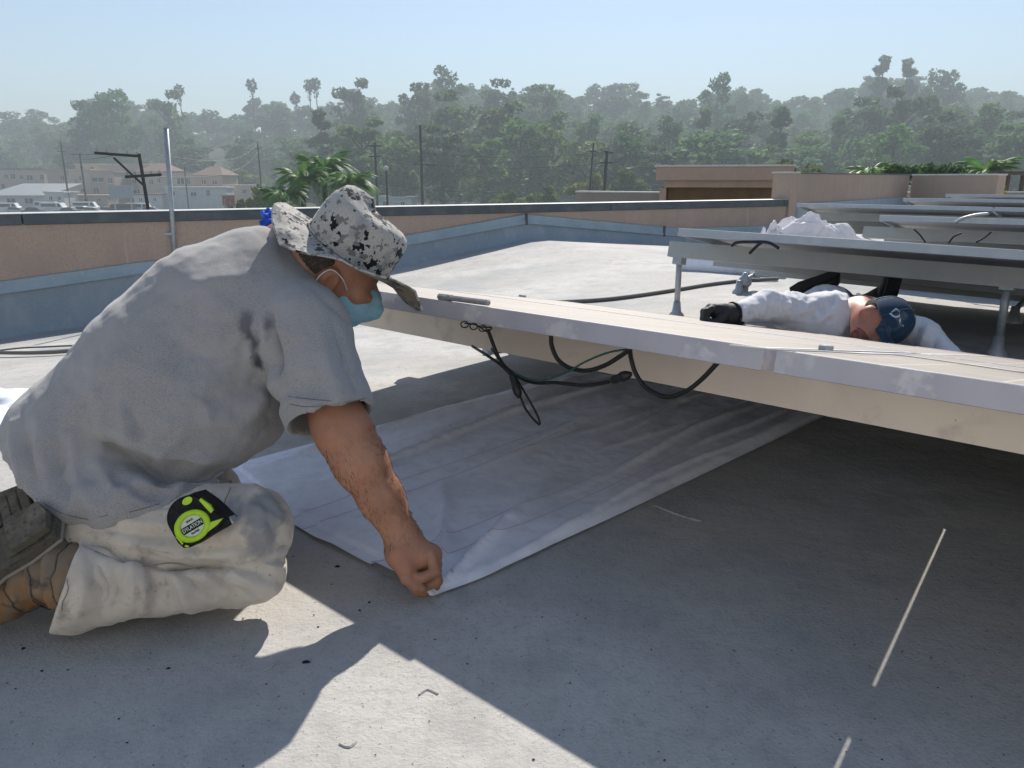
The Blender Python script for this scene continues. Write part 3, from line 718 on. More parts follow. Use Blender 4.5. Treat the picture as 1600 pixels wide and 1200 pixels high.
Pc, Mc, Cc, Uc = W(142, 712, 1.53), W(284, 602, 1.575), W(362, 505, 1.61), W(410, 453, 1.635)
Rs, Se = W(476, 514, 1.50), W(517, 655, 1.445)
Ls = W(490, 455, 1.86)
def shirt_f(p, raw=False):
    d = chain(p, [Pc, Mc, Cc, Uc], [.166, .190, .170, .112], .06)
    d = smin(d, elp(p, W(318, 640, 1.56), (.16, .18, .125)), .06)                        # belly
    d = smin(d, rc(p, Uc, Rs, .105, .084), .06)
    d = smin(d, rc(p, Uc, Ls, .105, .084), .06)
    d = smin(d, rc(p, Ls, Ls + [-.03, .03, -.2], .084, .09), .03)
    d = smin(d, elp(p, W(205, 756, 1.475), (.215, .15, .082)), .035)
    sl = rc(p, Rs, Se + (Se - Rs) * .3, .082, .086)
    d = smin(d, sl, .03)
    ax = nrm(Se - Rs); axh = nrm(ax + np.array([0.02, 0, -.0]))
    near = np.sqrt(((p - Se.astype(np.float32)) ** 2).sum(1))
    cut = half(p, Se, axh)
    d = np.where(near < .17, np.maximum(d, np.where(rc(p, Rs, Se + (Se - Rs) * .6, .10, .105) < 0, cut, -1)), d)
    inner = rc(p, Rs + (Se - Rs) * .35, Se + (Se - Rs) * .6, .070, .082)
    d = np.where(near < .15, np.maximum(d, -inner), d)
    d = np.maximum(d, -half(p, W(130, 834, 1.35), [-.20, -.15, 1.])); d = np.maximum(d, -half(p, W(130, 834, 1.35), [.62, -.15, 1.]))
    return d
lo = np.array([-1.16, 1.12, .1]); hi = np.array([-.2, 2.02, .86])
V, Fq = nets(shirt_f, lo, hi, .0052)
V = relax(V, Fq, 3, .5); N = normals(V, Fq)
def sp(*uv): return [hit(shirt_f, u, v) for u, v in uv]
FOLDS = [([(150, 688), (200, 716), (250, 737), (310, 742), (366, 738)], .018, -.034), ([(165, 668), (215, 698), (262, 718), (330, 722), (372, 720)], .022, .016),
         ([(206, 640), (218, 680), (226, 706)], .014, -.012), ([(192, 625), (200, 665), (205, 690)], .016, .012), ([(150, 600), (160, 650), (165, 690)], .016, .007),
         ([(40, 640), (45, 700), (60, 760)], .010, -.007), ([(62, 650), (68, 720), (84, 775)], .011, .007), ([(90, 660), (95, 720), (112, 790)], .010, -.006), ([(112, 680), (120, 740), (140, 800)], .010, .006),
         ([(20, 660), (28, 720), (38, 760)], .01, .006), ([(150, 720), (180, 765), (240, 790)], .012, .008), ([(160, 745), (215, 772), (280, 775)], .012, -.008), ([(210, 750), (270, 765), (330, 752)], .012, .008),
         ([(440, 590), (405, 625), (375, 655)], .018, .010), ([(432, 560), (395, 600), (350, 625)], .016, -.009), ([(420, 525), (385, 560), (340, 570)], .018, .007), ([(440, 625), (425, 655), (395, 690)], .013, -.008),
         ([(425, 480), (434, 540), (441, 600)], .013, -.016), ([(438, 470), (448, 530), (455, 590)], .016, .006), ([(470, 440), (510, 470), (545, 505)], .012, -.006), ([(482, 425), (520, 455), (545, 480)], .011, .006),
         ([(520, 500), (540, 560), (560, 620)], .010, -.006), ([(500, 520), (515, 580), (530, 630)], .012, .005), ([(290, 460), (340, 440), (400, 430)], .03, .006), ([(250, 520), (320, 560), (380, 560)], .03, -.006),
         ([(100, 560), (150, 580), (210, 560)], .02, .004), ([(310, 690), (330, 705), (352, 712)], .008, -.006), ([(285, 700), (300, 720), (340, 728)], .008, .006)]
for uv, wd_, h in FOLDS: V = fold(V, N, sp(*uv), wd_ * .85, h * 1.75)
nz = fbm(V[:, 0] * 9 + V[:, 1] * 4 + 30, V[:, 2] * 9 + 20, 12) - .47
V = V + N * (nz * .012 + .006 * (fbm(V[:, 0] * 28 + V[:, 1] * 14, V[:, 2] * 28, 31) - .47))[:, None]
N = normals(V, Fq)
ta = nrm(Cc - Pc); tb_ = nrm(np.cross(ta, [0, 1, 0])); SA = np.array([tb_, np.cross(ta, tb_), ta])
lowm = np.exp(-((V - (W(200, 740, 1.38))[None]) ** 2).sum(1) / .17 ** 2) + .8 * np.exp(-((V - (W(425, 590, 1.42))[None]) ** 2).sum(1) / .13 ** 2) + .22
V = V + N * ((crease(V, (15, 15, 9), SA, 3) * .013 + crease(V, (30, 30, 16), SA, 8) * .004) * np.minimum(lowm, 1))[:, None]
V = relax(V, Fq, 1, .35)
st = [tuple(hit(shirt_f, 402, 538) - MAN), tuple(hit(shirt_f, 385, 505) - MAN), tuple(hit(shirt_f, 419, 505) - MAN), tuple(hit(shirt_f, 405, 560) - MAN)]
HG = (.34, .33, .33)
m_shirt = cloth_mat('heather_grey_jersey', HG, [(st[1], .030, (.14, .14, .155), .06), (st[2], .028, (.15, .15, .165), .06), (st[0], .032, (.075, .08, .095), .06), (st[3], .028, (.055, .06, .072), .05)],
                    noise=[(500, (.235, .23, .232), .48, .62), (6, (.365, .355, .355), .45, .7)])
shirt = link('t_shirt', V, Fq, m_shirt, man, True); tag(shirt, 'heather grey short-sleeved T-shirt with dark sweat stains')
# stitched hems
SVm = V
def stitch(uv, r=.0007):
    P = []
    for u, v in uv:
        p0 = hit(shirt_f, u, v); c_ = SVm[np.argmin(((SVm - p0) ** 2).sum(1))]; P.append(c_ + nrm(CAM - c_) * .0012)
    MB().tube(spline(P, 5), r, 5).build('stitching', m_stitch, shirt, True)
m_stitch = M('grey_thread', (.16, .16, .165), .9)
stitch([(456, 628), (480, 633), (510, 634), (540, 634), (572, 632)]); stitch([(455, 621), (480, 626), (510, 627), (540, 627), (570, 625)])
stitch([(60, 778), (95, 798), (130, 812), (165, 806), (210, 797), (250, 788)])
ax_ = nrm(Se - Rs); s1_ = nrm(np.cross(ax_, [0, 1, 0])); s2_ = np.cross(ax_, s1_)

# trousers
Hr, Kr, Ks, An = W(150, 828, 1.425), W(386, 826, 1.405), W(398, 893, 1.40), W(118, 912, 1.34)
Hl = Hr + np.array([-.06, .24, 0.03]); Kl = W(318, 778, 1.72); Kl2 = Kl + [0.02, 0, -.06]; Al = An + np.array([-.08, .26, 0])
hemc = W(104, 905, 1.31); hemn = nrm(np.cross(ray(118, 855), ray(80, 972))); hemn = hemn if hemn[0] < 0 else -hemn
def trou_f(p):
    d = rc(p, Pc + [0.06, .0, -.05], Pc + [.08, 0, -.03], .125, .12)
    d = smin(d, rc(p, Hr, Kr, .080, .080), .025)
    sh = np.maximum(chain(p, [Ks, W(250, 905, 1.37), An, An + (An - Ks) * .5], [.056, .060, .078, .084], .02), half(p, hemc, hemn))
    sh = np.maximum(sh, -chain(p, [An + (Ks - An) * .10, An + (An - Ks) * .6], [.066, .079], .02))
    d = smin(d, sh, .006)
    d = smin(d, rc(p, Hl, Kl, .098, .083), .04)
    d = smin(d, rc(p, Kl2, Al, .062, .08), .03)
    d = np.maximum(d, .004 - p[:, 2])
    return d
V, Fq = nets(trou_f, [-1.12, 1.1, -.01], [-.3, 1.95, .42], .0043)
V = relax(V, Fq, 2, .5); N = normals(V, Fq)
def sp2(*uv): return [hit(trou_f, u, v) for u, v in uv]
for uv, wd_, h in [([(130, 846), (200, 868), (260, 884), (350, 884), (436, 872)], .010, -.018), ([(130, 830), (200, 853), (270, 868), (360, 862), (440, 845)], .014, .010),
                   ([(330, 868), (380, 855), (440, 842)], .009, -.014), ([(360, 880), (400, 868), (455, 862)], .008, .009), ([(230, 888), (246, 920), (240, 955)], .016, -.013), ([(205, 880), (212, 920), (205, 955)], .014, .010),
                   ([(265, 890), (290, 925), (300, 950)], .013, .009), ([(150, 880), (165, 920), (160, 960)], .016, -.008), ([(125, 870), (132, 920), (118, 965)], .012, .008), ([(330, 895), (350, 915), (390, 932)], .010, -.010),
                   ([(355, 890), (385, 905), (430, 925)], .010, .010), ([(380, 885), (410, 900), (440, 912)], .006, -.009), ([(400, 878), (425, 886), (445, 888)], .006, .008), ([(420, 780), (435, 810), (455, 830)], .010, .006),
                   ([(405, 775), (418, 810), (430, 840)], .010, -.007), ([(160, 815), (230, 818), (290, 822)], .012, .006), ([(170, 830), (230, 836), (290, 838)], .010, -.006), ([(365, 760), (372, 790), (368, 815)], .008, -.005), ([(290, 900), (320, 920), (335, 940)], .008, -.008), ([(180, 890), (186, 925), (178, 955)], .008, -.008), ([(222, 885), (228, 930), (222, 962)], .009, .009), ([(310, 830), (350, 835), (400, 828)], .008, .006), ([(280, 850), (330, 858), (385, 850)], .007, -.007), ([(395, 790), (430, 815), (452, 850)], .008, .007), ([(410, 862), (440, 858), (460, 850)], .006, -.009), ([(300, 895), (345, 902), (385, 918)], .008, .007), ([(255, 892), (262, 925), (275, 950)], .007, -.008), ([(170, 838), (230, 850), (300, 858)], .008, .007), ([(145, 845), (200, 862), (250, 874)], .006, -.008)]:
    V = fold(V, N, sp2(*uv), wd_ * .8, h * 1.7)
nz = fbm(V[:, 0] * 13 + 30, V[:, 2] * 13 + V[:, 1] * 7, 22) - .47
V = V + N * (nz * .010 + .004 * (fbm(V[:, 0] * 34 + V[:, 1] * 20, V[:, 2] * 34, 37) - .47))[:, None]; V[:, 2] = np.maximum(V[:, 2], .003)
N = normals(V, Fq); ta = nrm(Kr - Hr); tb_ = nrm(np.cross(ta, [0, 1, 0])); SA = np.array([tb_, np.cross(ta, tb_), ta])
hm = sstep(.0, .05, -half(V, hemc, hemn)); V = V + N * ((crease(V, (9, 9, 15), SA, 23, 1.3) * .009 + crease(V, (26, 26, 34), SA, 28) * .004) * (.25 + .75 * hm))[:, None]
V = relax(V, Fq, 1, .3); V[:, 2] = np.maximum(V[:, 2], .003)
kn = [tuple(hit(trou_f, u, v) - MAN) for u, v in ((415, 800), (400, 840), (370, 790))]
m_trou = cloth_mat('dirty_canvas', (.62, .55, .465), [(kn[0], .055, (.27, .27, .27), .06), (kn[1], .035, (.31, .3, .3), .06), (kn[2], .035, (.33, .32, .32), .05)],
                   noise=[(9, (.50, .435, .36), .46, .66), (30, (.38, .34, .29), .55, .7), (4, (.6, .56, .5), .5, .7), (75, (.3, .28, .26), .64, .72)], bumpk=.45)
tr_ = link('trousers', V, Fq, m_trou, man, True)
def seam(uv, mat, r=.0011):
    P = []
    for u, v in uv:
        p0 = hit(trou_f, u, v); c_ = V[np.argmin(((V - p0) ** 2).sum(1))]; P.append(c_ + nrm(CAM - c_) * .0012)
    MB().tube(spline(P, 5), r, 5).build('seam', mat, tr_, True)
m_seam = M('seam_thread', (.26, .235, .205), .9)
seam([(360, 752), (358, 765), (354, 780), (352, 795)], m_seam); seam([(150, 858), (190, 868), (230, 878), (270, 884), (310, 886)], m_seam); seam([(100 + 6 * math.sin(v * .05), v) for v in range(870, 962, 12)], m_seam, .0008); tag(tr_, 'off-white work trousers with grey grime on the knee')

# boots
m_leather = M('tan_leather', (.30, .165, .075), .7, .25, [(9, (.22, .17, .125), .44, .58), (40, (.26, .21, .16), .5, .7), (24, (.09, .065, .045), .54, .66)], [(90, .4, .003), (20, .4, .006), (-16, .6, .008)])
m_sole = M('boot_sole', (.12, .108, .085), .85, .15, [(22, (.2, .18, .14), .5, .7), (90, (.07, .06, .05), .5, .7)], [(70, .6, .006)])
def boot(off, name_lab=None):
    off = np.asarray(off)
    H1, T1 = W(82, 828, 1.34) + off, W(-75, 925, 1.30) + off
    b0 = W(128, 905, 1.34) + off
    fd = nrm(T1 - H1); sn = np.array([-.34, -.70, .63]); sn = nrm(sn - fd * (sn @ fd))          # sole normal, up and back
    def up_f(p):
        d = chain(p, [b0, W(62, 880, 1.38) + off, W(0, 915, 1.36) + off, W(-70, 950, 1.33) + off], [.056, .062, .055, .045], .03)
        d = np.maximum(d, half(p, H1 + sn * .002, sn)); return np.maximum(d, .004 - p[:, 2])
    V, Fq = nets(up_f, b0 + [-.36, -.1, -.11], b0 + [.12, .1, .12], .006); V = relax(V, Fq, 1, .4); N = normals(V, Fq); q_ = (V - b0) @ nrm(W(0, 915, 1.36) + off - b0)
    V = V + N * (.004 * np.sin(q_ * 190 + 3 * vnoise3(V * 18, 4)) * sstep(-.02, .04, q_) + crease(V, (16, 16, 16), None, 71) * .008)[:, None]
    bo = link('boot', V, Fq, m_leather, man, True)
    for t_, r_ in ((.10, .0595), (.34, .064), (.37, .064), (.66, .060)):                     # stitched panel edges round the upper
        c_ = b0 + (W(0, 915, 1.36) + off - b0) * t_; x_ = nrm(W(0, 915, 1.36) + off - b0); y_ = nrm(np.cross(x_, [0, 0, 1])); z_ = np.cross(x_, y_)
        P_ = []
        for a in np.linspace(0, 2 * math.pi, 25): w0 = c_ + (y_ * math.cos(a) + z_ * math.sin(a)) * r_; k_ = np.argmin(((V - w0) ** 2).sum(1)); P_.append(V[k_] + N[k_] * .001)
        MB().tube(P_, .0014, 5).build('stitching', m_sole, bo, True)
    sd = np.cross(sn, fd); A = np.array([fd, sd, sn]); mid = (H1 + T1) / 2; L = np.linalg.norm(T1 - H1) / 2
    poly = [(-L - .01, -.034), (-L - .022, 0), (-L - .01, .034), (-L * .5, .042), (0, .040), (L * .5, .052), (L * .9, .048), (L + .02, 0), (L * .9, -.048), (L * .5, -.052), (0, -.040), (-L * .5, -.042)]
    MB().prism(poly, mid + sn * .004, A, .022).build('sole', m_sole, bo)
    MB().tube([mid + fd * x + sd * y + sn * .004 for x, y in poly + poly[:1]], .004, 6).build('welt', m_seam, bo)
    lug = MB()
    for k in range(9):
        x = -L + .02 + k * (2 * L - .03) / 8
        if k in (3,): continue
        lug.box(mid + fd * x + sn * .030, .009, .030, .004, A, .002)
    lug.build('tread', m_sole, bo)
    MB().prism([(-L - .012, -.031), (-L - .02, 0), (-L - .012, .031), (-L * .45, .034), (-L * .45, -.034)], mid + sn * .034, A, .014).build('heel', m_sole, bo)
boot((0, 0, 0)); boot((-.03, .16, .035))

# head, arm, hand = body
HB = W(545, 392, 1.60)                                    # centre of the hat's base
Fw = nrm([.77, .30, -.57]); Up0 = np.array([.58, -.06, .81]); Up = nrm(Up0 - Fw * (Up0 @ Fw)); Sd = np.cross(Up, Fw); Sd = Sd if Sd[1] < 0 else -Sd   # Sd towards the camera
HA = np.array([Fw, Sd, Up]); Hc = HB - Up * .026 - Fw * .004
C7 = W(452, 400, 1.64)
def head_f(p):
    d = elp(p, Hc, (.090, .074, .100), HA)
    d = smin(d, elp(p, Hc + Fw * .038 - Up * .070, (.058, .056, .062), HA), .03)
    d = smin(d, rc(p, Hc + Fw * .095 - Up * .018, Hc + Fw * .112 - Up * .05, .010, .015), .014)
    d = smin(d, rc(p, Hc + Fw * .08 + Sd * .035 - Up * .03, Hc + Fw * .06 + Sd * .055 - Up * .035, .014, .014), .02)
    d = smin(d, rc(p, Hc - Up * .055 - Fw * .035, C7, .062, .075), .04)
    for s in (1, -1):
        e = elp(p, Hc + Sd * s * .078 - Up * .032 - Fw * .012, (.022, .012, .034), HA)
        e = np.maximum(e, -elp(p, Hc + Sd * s * .090 - Up * .029 - Fw * .007, (.011, .009, .020), HA))
        d = smin(d, e, .006)
        d = np.maximum(d, -elp(p, Hc + Fw * .091 + Sd * s * .032 - Up * .012, (.012, .016, .009), HA))
    return d
E1, Wr = W(536, 672, 1.455), W(633, 846, 1.485)
Rsh = Rs + (Se - Rs) * .3
palm = W(645, 872, 1.485)
def hand_f(p):
    d = chain(p, [Rsh, E1, E1 + (Wr - E1) * .28, E1 + (Wr - E1) * .6, Wr, palm], [.052, .050, .047, .041, .0315, .030], .02)
    d = smin(d, rc(p, E1 + [-.012, .01, .01], E1 + (Wr - E1) * .3 + [-.004, -.006, 0], .040, .038), .03)
    d = smin(d, rc(p, W(625, 862, 1.475), W(672, 868, 1.478), .027, .024), .018)
    d = smin(d, rc(p, W(630, 870, 1.49), W(672, 882, 1.51), .028, .024), .016)
    d = smin(d, rc(p, W(622, 868, 1.462), W(634, 889, 1.452), .022, .019), .014)                       # thenar
    for pts, r in (([W(672, 866, 1.462), W(681, 892, 1.452), W(662, 902, 1.446), W(648, 901, 1.450)], (.0125, .0115, .0108, .0095)),
                   ([W(676, 876, 1.484), W(683, 908, 1.476), W(662, 917, 1.468), W(646, 916, 1.470)], (.0128, .0115, .0108, .0095)),
                   ([W(674, 886, 1.506), W(680, 916, 1.498), W(660, 925, 1.490), W(648, 923, 1.490)], (.0122, .011, .0102, .009)),
                   ([W(668, 894, 1.526), W(674, 918, 1.518), W(658, 926, 1.510), W(649, 925, 1.508)], (.0108, .010, .009, .0082)),
                   ([W(628, 884, 1.452), W(636, 904, 1.446), W(650, 916, 1.447), W(660, 920, 1.449)], (.0155, .0132, .0118, .0098))):
        d = smin(d, chain(p, pts, [x * .95 for x in r], .003), .0018)
    return d
BV, BF = [], []; nB = 0
def addb(V, Fq):
    global nB
    BV.append(V); BF.append(Fq + nB); nB += len(V)
V, Fq = nets(head_f, Hc + [-.2, -.17, -.17], Hc + [.17, .17, .17], .0040); addb(relax(V, Fq, 1, .4), Fq)
V, Fq = nets(hand_f, [-.46, 1.25, .0], [-.08, 1.58, .52], .0026); V = relax(V, Fq, 1, .5)
N = normals(V, Fq)
for a, b, wd_, h in ((hit(hand_f, 505, 665), hit(hand_f, 580, 668), .006, -.004), (hit(hand_f, 520, 655), hit(hand_f, 590, 662), .008, .003), (hit(hand_f, 612, 858), hit(hand_f, 640, 846), .003, -.0018), (hit(hand_f, 540, 720), hit(hand_f, 600, 800), .008, .0025), (hit(hand_f, 575, 700), hit(hand_f, 620, 800), .010, .003)):
    V = fold(V, N, [a, (a + b) / 2, b], wd_, h)
addb(V, Fq)
def rest_f(p):
    d = chain(p, [Pc + [.06, .02, .0], Mc, Cc, Uc, C7], [.09, .13, .12, .08, .06], .05)
    d = smin(d, rc(p, Uc, Rs, .08, .06), .04); d = smin(d, rc(p, Rs, Rsh, .058, .056), .03)
    d = smin(d, rc(p, Uc, Ls, .08, .06), .04); d = smin(d, chain(p, [Ls, Ls + [-.11, .02, -.20], W(290, 680, 1.70)], [.055, .045, .034], .02), .03)
    d = smin(d, chain(p, [Hr, Kr, Ks, An], [.05, .036, .028, .03], .03), .04); d = smin(d, chain(p, [Hl, Kl, Kl2, Al], [.075, .06, .045, .04], .03), .04)
    return np.maximum(d, .02 - p[:, 2])
V, Fq = nets(rest_f, [-1.1, 1.15, 0], [-.25, 2.0, .8], .011); addb(relax(V, Fq, 1, .4), Fq)
link('body', np.concatenate(BV), np.concatenate(BF), m_skin, man, True)

# hair on the forearm
rg = np.random.RandomState(6); av = np.concatenate(BV)[len(BV[0]):len(BV[0]) + len(BV[1])]; an_ = normals(BV[1], BF[1] - len(BV[0])); ad = nrm(Wr - E1)
tpos = ((av - E1) @ ad) / np.linalg.norm(Wr - E1); sel = np.where((tpos > .05) & (tpos < .98) & (an_ @ np.array([.35, -.8, .3]) > .1))[0]; V = []; Fc = []
for i in rg.choice(sel, 520):
    p = av[i]; n_ = an_[i]; d_ = nrm(ad * 1.0 + rg.normal(size=3) * .35); d_ = nrm(d_ - n_ * (d_ @ n_) + n_ * .18); L_ = rg.uniform(.006, .013); w_ = nrm(np.cross(d_, n_)) * .00010; k = len(V)
    V += [p - w_, p + w_, p + d_ * L_ * .6 + n_ * .001 + w_ * .8, p + d_ * L_ + n_ * .0005]; Fc.append((k, k + 1, k + 2, k + 3))
tag(link('arm_hair', V, Fc, M('dark_body_hair', (.05, .03, .02), .6), man), kind='stuff')
# shirt collar ring
cN = nrm(Hc - C7); ca = nrm(np.cross(cN, [0, 0, 1])); cb = np.cross(cN, ca); cC = C7 + cN * .012
MB().tube([cC + ca * .088 * math.cos(a) + cb * .082 * math.sin(a) for a in np.linspace(0, 2 * math.pi, 30)], .010, 8).build('collar', m_shirt, shirt, True)
# blue bandana tail at the nape
m_blue = M('blue_cloth', (.03, .10, .55), .8, .2, [(40, (.05, .16, .7), .45, .7)], [(40, .4, .004)])
bp_ = W(424, 347, 1.66)
def ban_f(p):
    d = elp(p, bp_, (.020, .03, .015)); d = smin(d, elp(p, bp_ + [-.006, .0, .014], (.012, .02, .012)), .006); d = smin(d, rc(p, bp_, W(452, 368, 1.66), .014, .02), .01)
    return d + .006 * np.sin(p[:, 0] * 260) * np.sin(p[:, 2] * 230 + p[:, 1] * 120)
V, Fq = nets(ban_f, bp_ - .06, bp_ + .07, .003); link('bandana', V, Fq, m_blue, man, True)

# hat
def camo(name, base, mid, dark, sc_=38):
    m = M(name, base, .9, .1, [(20, mid, .5, .62), (600, mid, .5, .6)], [(300, .3, .002), (40, .5, .006), (-13, .6, .012)], sheen=.2)
    n = m.node_tree.nodes; l = m.node_tree.links; b = n['Principled BSDF']; cur = b.inputs['Base Color'].links[0].from_socket
    tc = [x for x in n if x.type == 'TEX_COORD'][0]
    vo = n.new('ShaderNodeTexVoronoi'); vo.inputs['Scale'].default_value = 210; vo.distance = 'CHEBYCHEV'     # small square cells
    l.new(tc.outputs['Object'], vo.inputs['Vector'])
    for sc2, c, th in ((sc_ * .45, dark, .60), (sc_ * 1.3, dark, .64), (sc_ * 1.0, tuple(x * .6 for x in mid), .58)):
        t = n.new('ShaderNodeTexNoise'); t.inputs['Scale'].default_value = sc2; t.inputs['Detail'].default_value = 3
        l.new(vo.outputs['Position'], t.inputs['Vector'])
        g = n.new('ShaderNodeMath'); g.operation = 'GREATER_THAN'; g.inputs[1].default_value = th; l.new(t.outputs[0], g.inputs[0])
        x = n.new('ShaderNodeMix'); x.data_type = 'RGBA'; l.new(g.outputs[0], x.inputs[0]); l.new(cur, x.inputs[6]); x.inputs[7].default_value = (*c, 1); cur = x.outputs[2]
    l.new(cur, b.inputs['Base Color']); return m
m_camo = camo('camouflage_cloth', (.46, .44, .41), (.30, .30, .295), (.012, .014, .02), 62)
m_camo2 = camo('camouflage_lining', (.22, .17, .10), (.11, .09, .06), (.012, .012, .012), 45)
hat = link('sun_hat', [(0, 0, 0)], [], None, man); tag(hat, 'white, grey and black camouflage bucket hat with floppy brim')
def hp(a, r, h):                                        # hat frame: angle 0 = front, 90 = towards camera
    r *= .89; h *= .92
    return HB + Fw * (r * 1.10 * math.cos(a)) + Sd * (r * .95 * math.sin(a)) + Up * h
nA = 72
BR = {'a': [0, 25, 45, 62, 80, 100, 120, 140, 160, 180, 215, 270, 315, 335, 360],
      'w': [.100, .104, .092, .070, .060, .066, .074, .078, .078, .076, .072, .068, .078, .092, .100],
      'd': [-.036, .000, .036, .032, .024, .012, -.016, -.036, -.022, .002, -.01, -.03, -.04, -.042, -.036]}
def brimf(a):
    dg = math.degrees(a) % 360; return np.interp(dg, BR['a'], BR['w']), np.interp(dg, BR['a'], BR['d'])
V = []; Fc = []; prof = [(0, .098), (.03, .0985), (.06, .097), (.085, .092), (.10, .083), (.108, .068), (.111, .045), (.111, .02)]
for (h, r) in prof:
    for k in range(nA):
        a = 2 * math.pi * k / nA
        wob = 1 + .03 * math.sin(3 * a + 1) * (h / .1) + .012 * math.sin(9 * a + h * 60)
        V.append(hp(a, r * wob, h + (.008 * math.sin(2 * a + .7) - .010 * math.cos(a)) * (h / .1)))
nP = len(prof)
Fc = [(i * nA + k, i * nA + (k + 1) % nA, (i + 1) * nA + (k + 1) % nA, (i + 1) * nA + k) for i in range(nP - 1) for k in range(nA)]
V.append(HB + Up * .102); Fc += [((nP - 1) * nA + k, (nP - 1) * nA + (k + 1) % nA, len(V) - 1) for k in range(nA)]
link('crown', V, Fc, m_camo, hat, True)
def brim(dz, mat, name):
    V = []; Fc = []; S = 9
    for j in range(S):
        t = j / (S - 1)
        for k in range(nA):
            a = 2 * math.pi * k / nA; w_, d_ = brimf(a)
            d_ = d_ * t ** 1.4 + .004 * math.sin(7 * a + 1) * t
            V.append(hp(a, .098 + w_ * t, d_ + dz))
    Fc = [(j * nA + k, j * nA + (k + 1) % nA, (j + 1) * nA + (k + 1) % nA, (j + 1) * nA + k) for j in range(S - 1) for k in range(nA)]
    link(name, V, Fc, mat, hat, True)
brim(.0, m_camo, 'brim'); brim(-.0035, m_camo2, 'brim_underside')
MB().tube([hp(a, .1725 * 0 + .098 + brimf(a)[0], brimf(a)[1] - .0015 + .004 * math.sin(7 * a + 1)) for a in np.linspace(0, 2 * math.pi, 73)], .0024, 6).build('brim_piping', m_camo, hat, True)
MB().tube([hp(a, .1, .004) for a in np.linspace(0, 2 * math.pi, 49)], .0022, 6).build('brim_seam', m_camo, hat, True)

m_nape_shade = M('nape_shade_hair', (.05, .04, .035), .8, .2, [(170, (.12, .10, .09), .5, .7)], [(200, .5, .003)])  # dark hair mass stands in for the hat's shade on the skin
def nape_shade_f(p):
    d = elp(p, Hc - Fw * .022 - Up * .012, (.075, .077, .07), HA); qf = (p - Hc.astype(np.float32)) @ Fw; qu = (p - Hc.astype(np.float32)) @ Up
    return np.maximum(np.maximum(d, qf + .018 + .3 * np.maximum(-qu - .02, 0)), qu - .03) + .0015 * np.sin(p[:, 0] * 420) * np.sin(p[:, 2] * 390)
V, Fq = nets(nape_shade_f, Hc - .13, Hc + .13, .0042); link('hair', V, Fq, m_nape_shade, man, True)
# face mask and ear loop
m_mask = M('blue_mask', (.34, .64, .76), .8, .2, [(50, (.42, .72, .82), .45, .7)], [(60, .3, .003)], transl=.15)
def mask_f(p):
    d = smin(elp(p, Hc + Fw * .046 - Up * .066, (.070, .069, .070), HA), rc(p, Hc + Fw * .10 - Up * .03, Hc + Fw * .118 - Up * .055, .014, .022), .03)
    q = (p - Hc.astype(np.float32)); fx = q @ Fw; uz = q @ Up
    d = d + .0009 * np.sin(uz * 330)
    d = np.maximum(d, -(fx - .022 - .25 * (uz + .02))); d = np.maximum(d, uz + .012)
    return d
V, Fq = nets(mask_f, Hc - .16, Hc + .17, .0036); mk = link('face_mask', relax(V, Fq, 1, .3), Fq, m_mask, man, True)
lp = spline([Hc + Fw * .035 + Sd * .066 - Up * .030, Hc + Fw * .008 + Sd * .084 - Up * .008, Hc - Fw * .022 + Sd * .089 - Up * .004, Hc - Fw * .032 + Sd * .086 - Up * .04, Hc - Fw * .01 + Sd * .078 - Up * .07, Hc + Fw * .035 + Sd * .058 - Up * .09], 6)
MB().tube(lp, .0014, 6).build('ear_loop', M('white_elastic', (.7, .7, .7), .7), mk, True)

# ------------------------------------------------------------------ tape measure clipped to the trousers
m_lime = M('lime_plastic', (.42, .66, .01), .4, .5, [(60, (.36, .58, .01), .45, .7)])
m_lab = M('label_paper', (.56, .62, .54), .5, .4)
m_blk2 = M('black_case', (.006, .006, .007), .7, .2, [(60, (.02, .021, .024), .45, .7)], [(250, .2, .001)])
tc_ = W(309, 811, 1.302)
tx = nrm(np.array([math.cos(R(31)), .10, math.sin(R(31)) * .97])); tz = nrm(np.array([.1, -.93, .36])); tz = nrm(tz - tx * (tz @ tx)); ty = np.cross(tz, tx)
TA = np.array([tx, ty, tz])
tape = tag(empty('tape_measure', tc_), 'black and lime tape measure clipped to the kneeling man\'s trousers', 'tape measure')
def tp(x, y, z=0): return tc_ + (tx * x + ty * y) * 1.0 + tz * z
tx = tx * .88; ty = ty * .88; TA = np.array([tx, ty, tz])
out = []
for a in np.linspace(180, 62, 12): out.append((.043 * math.cos(R(a)) - .002, .012 + .038 * math.sin(R(a))))
out += [(.030, .045), (.037, .030), (.043, .018), (.050, -.002), (.053, -.014), (.058, -.032), (.040, -.041), (-.030, -.041), (-.040, -.036), (-.0448, -.022)]
out = out[::-1]
MB().prism(out, tp(0, 0, -.024), TA, .044).build('case', m_blk2, tape)
inn = [(x * .93, y * .93) for x, y in out]
MB().prism(inn, tp(0, 0, .0195), TA, .004).build('case_rim', m_blk2, tape)
def disc(cx, cy, rx, ry, z, h, mat, name, rin=0., n=40, parent=tape):
    if rin <= 0: return MB().prism([(cx + rx * math.cos(a), cy + ry * math.sin(a)) for a in np.linspace(0, 2 * math.pi, n, endpoint=False)], tp(0, 0, z), TA, h).build(name, mat, parent)
    V = []; Fc = []
    for (k, zz) in ((rin, z), (rin, z + h), (.5 + rin / 2, z + h * 1.3), (1, z + h), (1, z)):
        for a in np.linspace(0, 2 * math.pi, n, endpoint=False): V.append(tp(cx + rx * k * math.cos(a), cy + ry * k * math.sin(a), zz))
    Fc = [(i * n + k, i * n + (k + 1) % n, (i + 1) * n + (k + 1) % n, (i + 1) * n + k) for i in range(4) for k in range(n)]
    return link(name, V, Fc, mat, parent, True)
disc(-.002, -.009, .036, .0295, .0236, .003, m_lime, 'ring', .66)
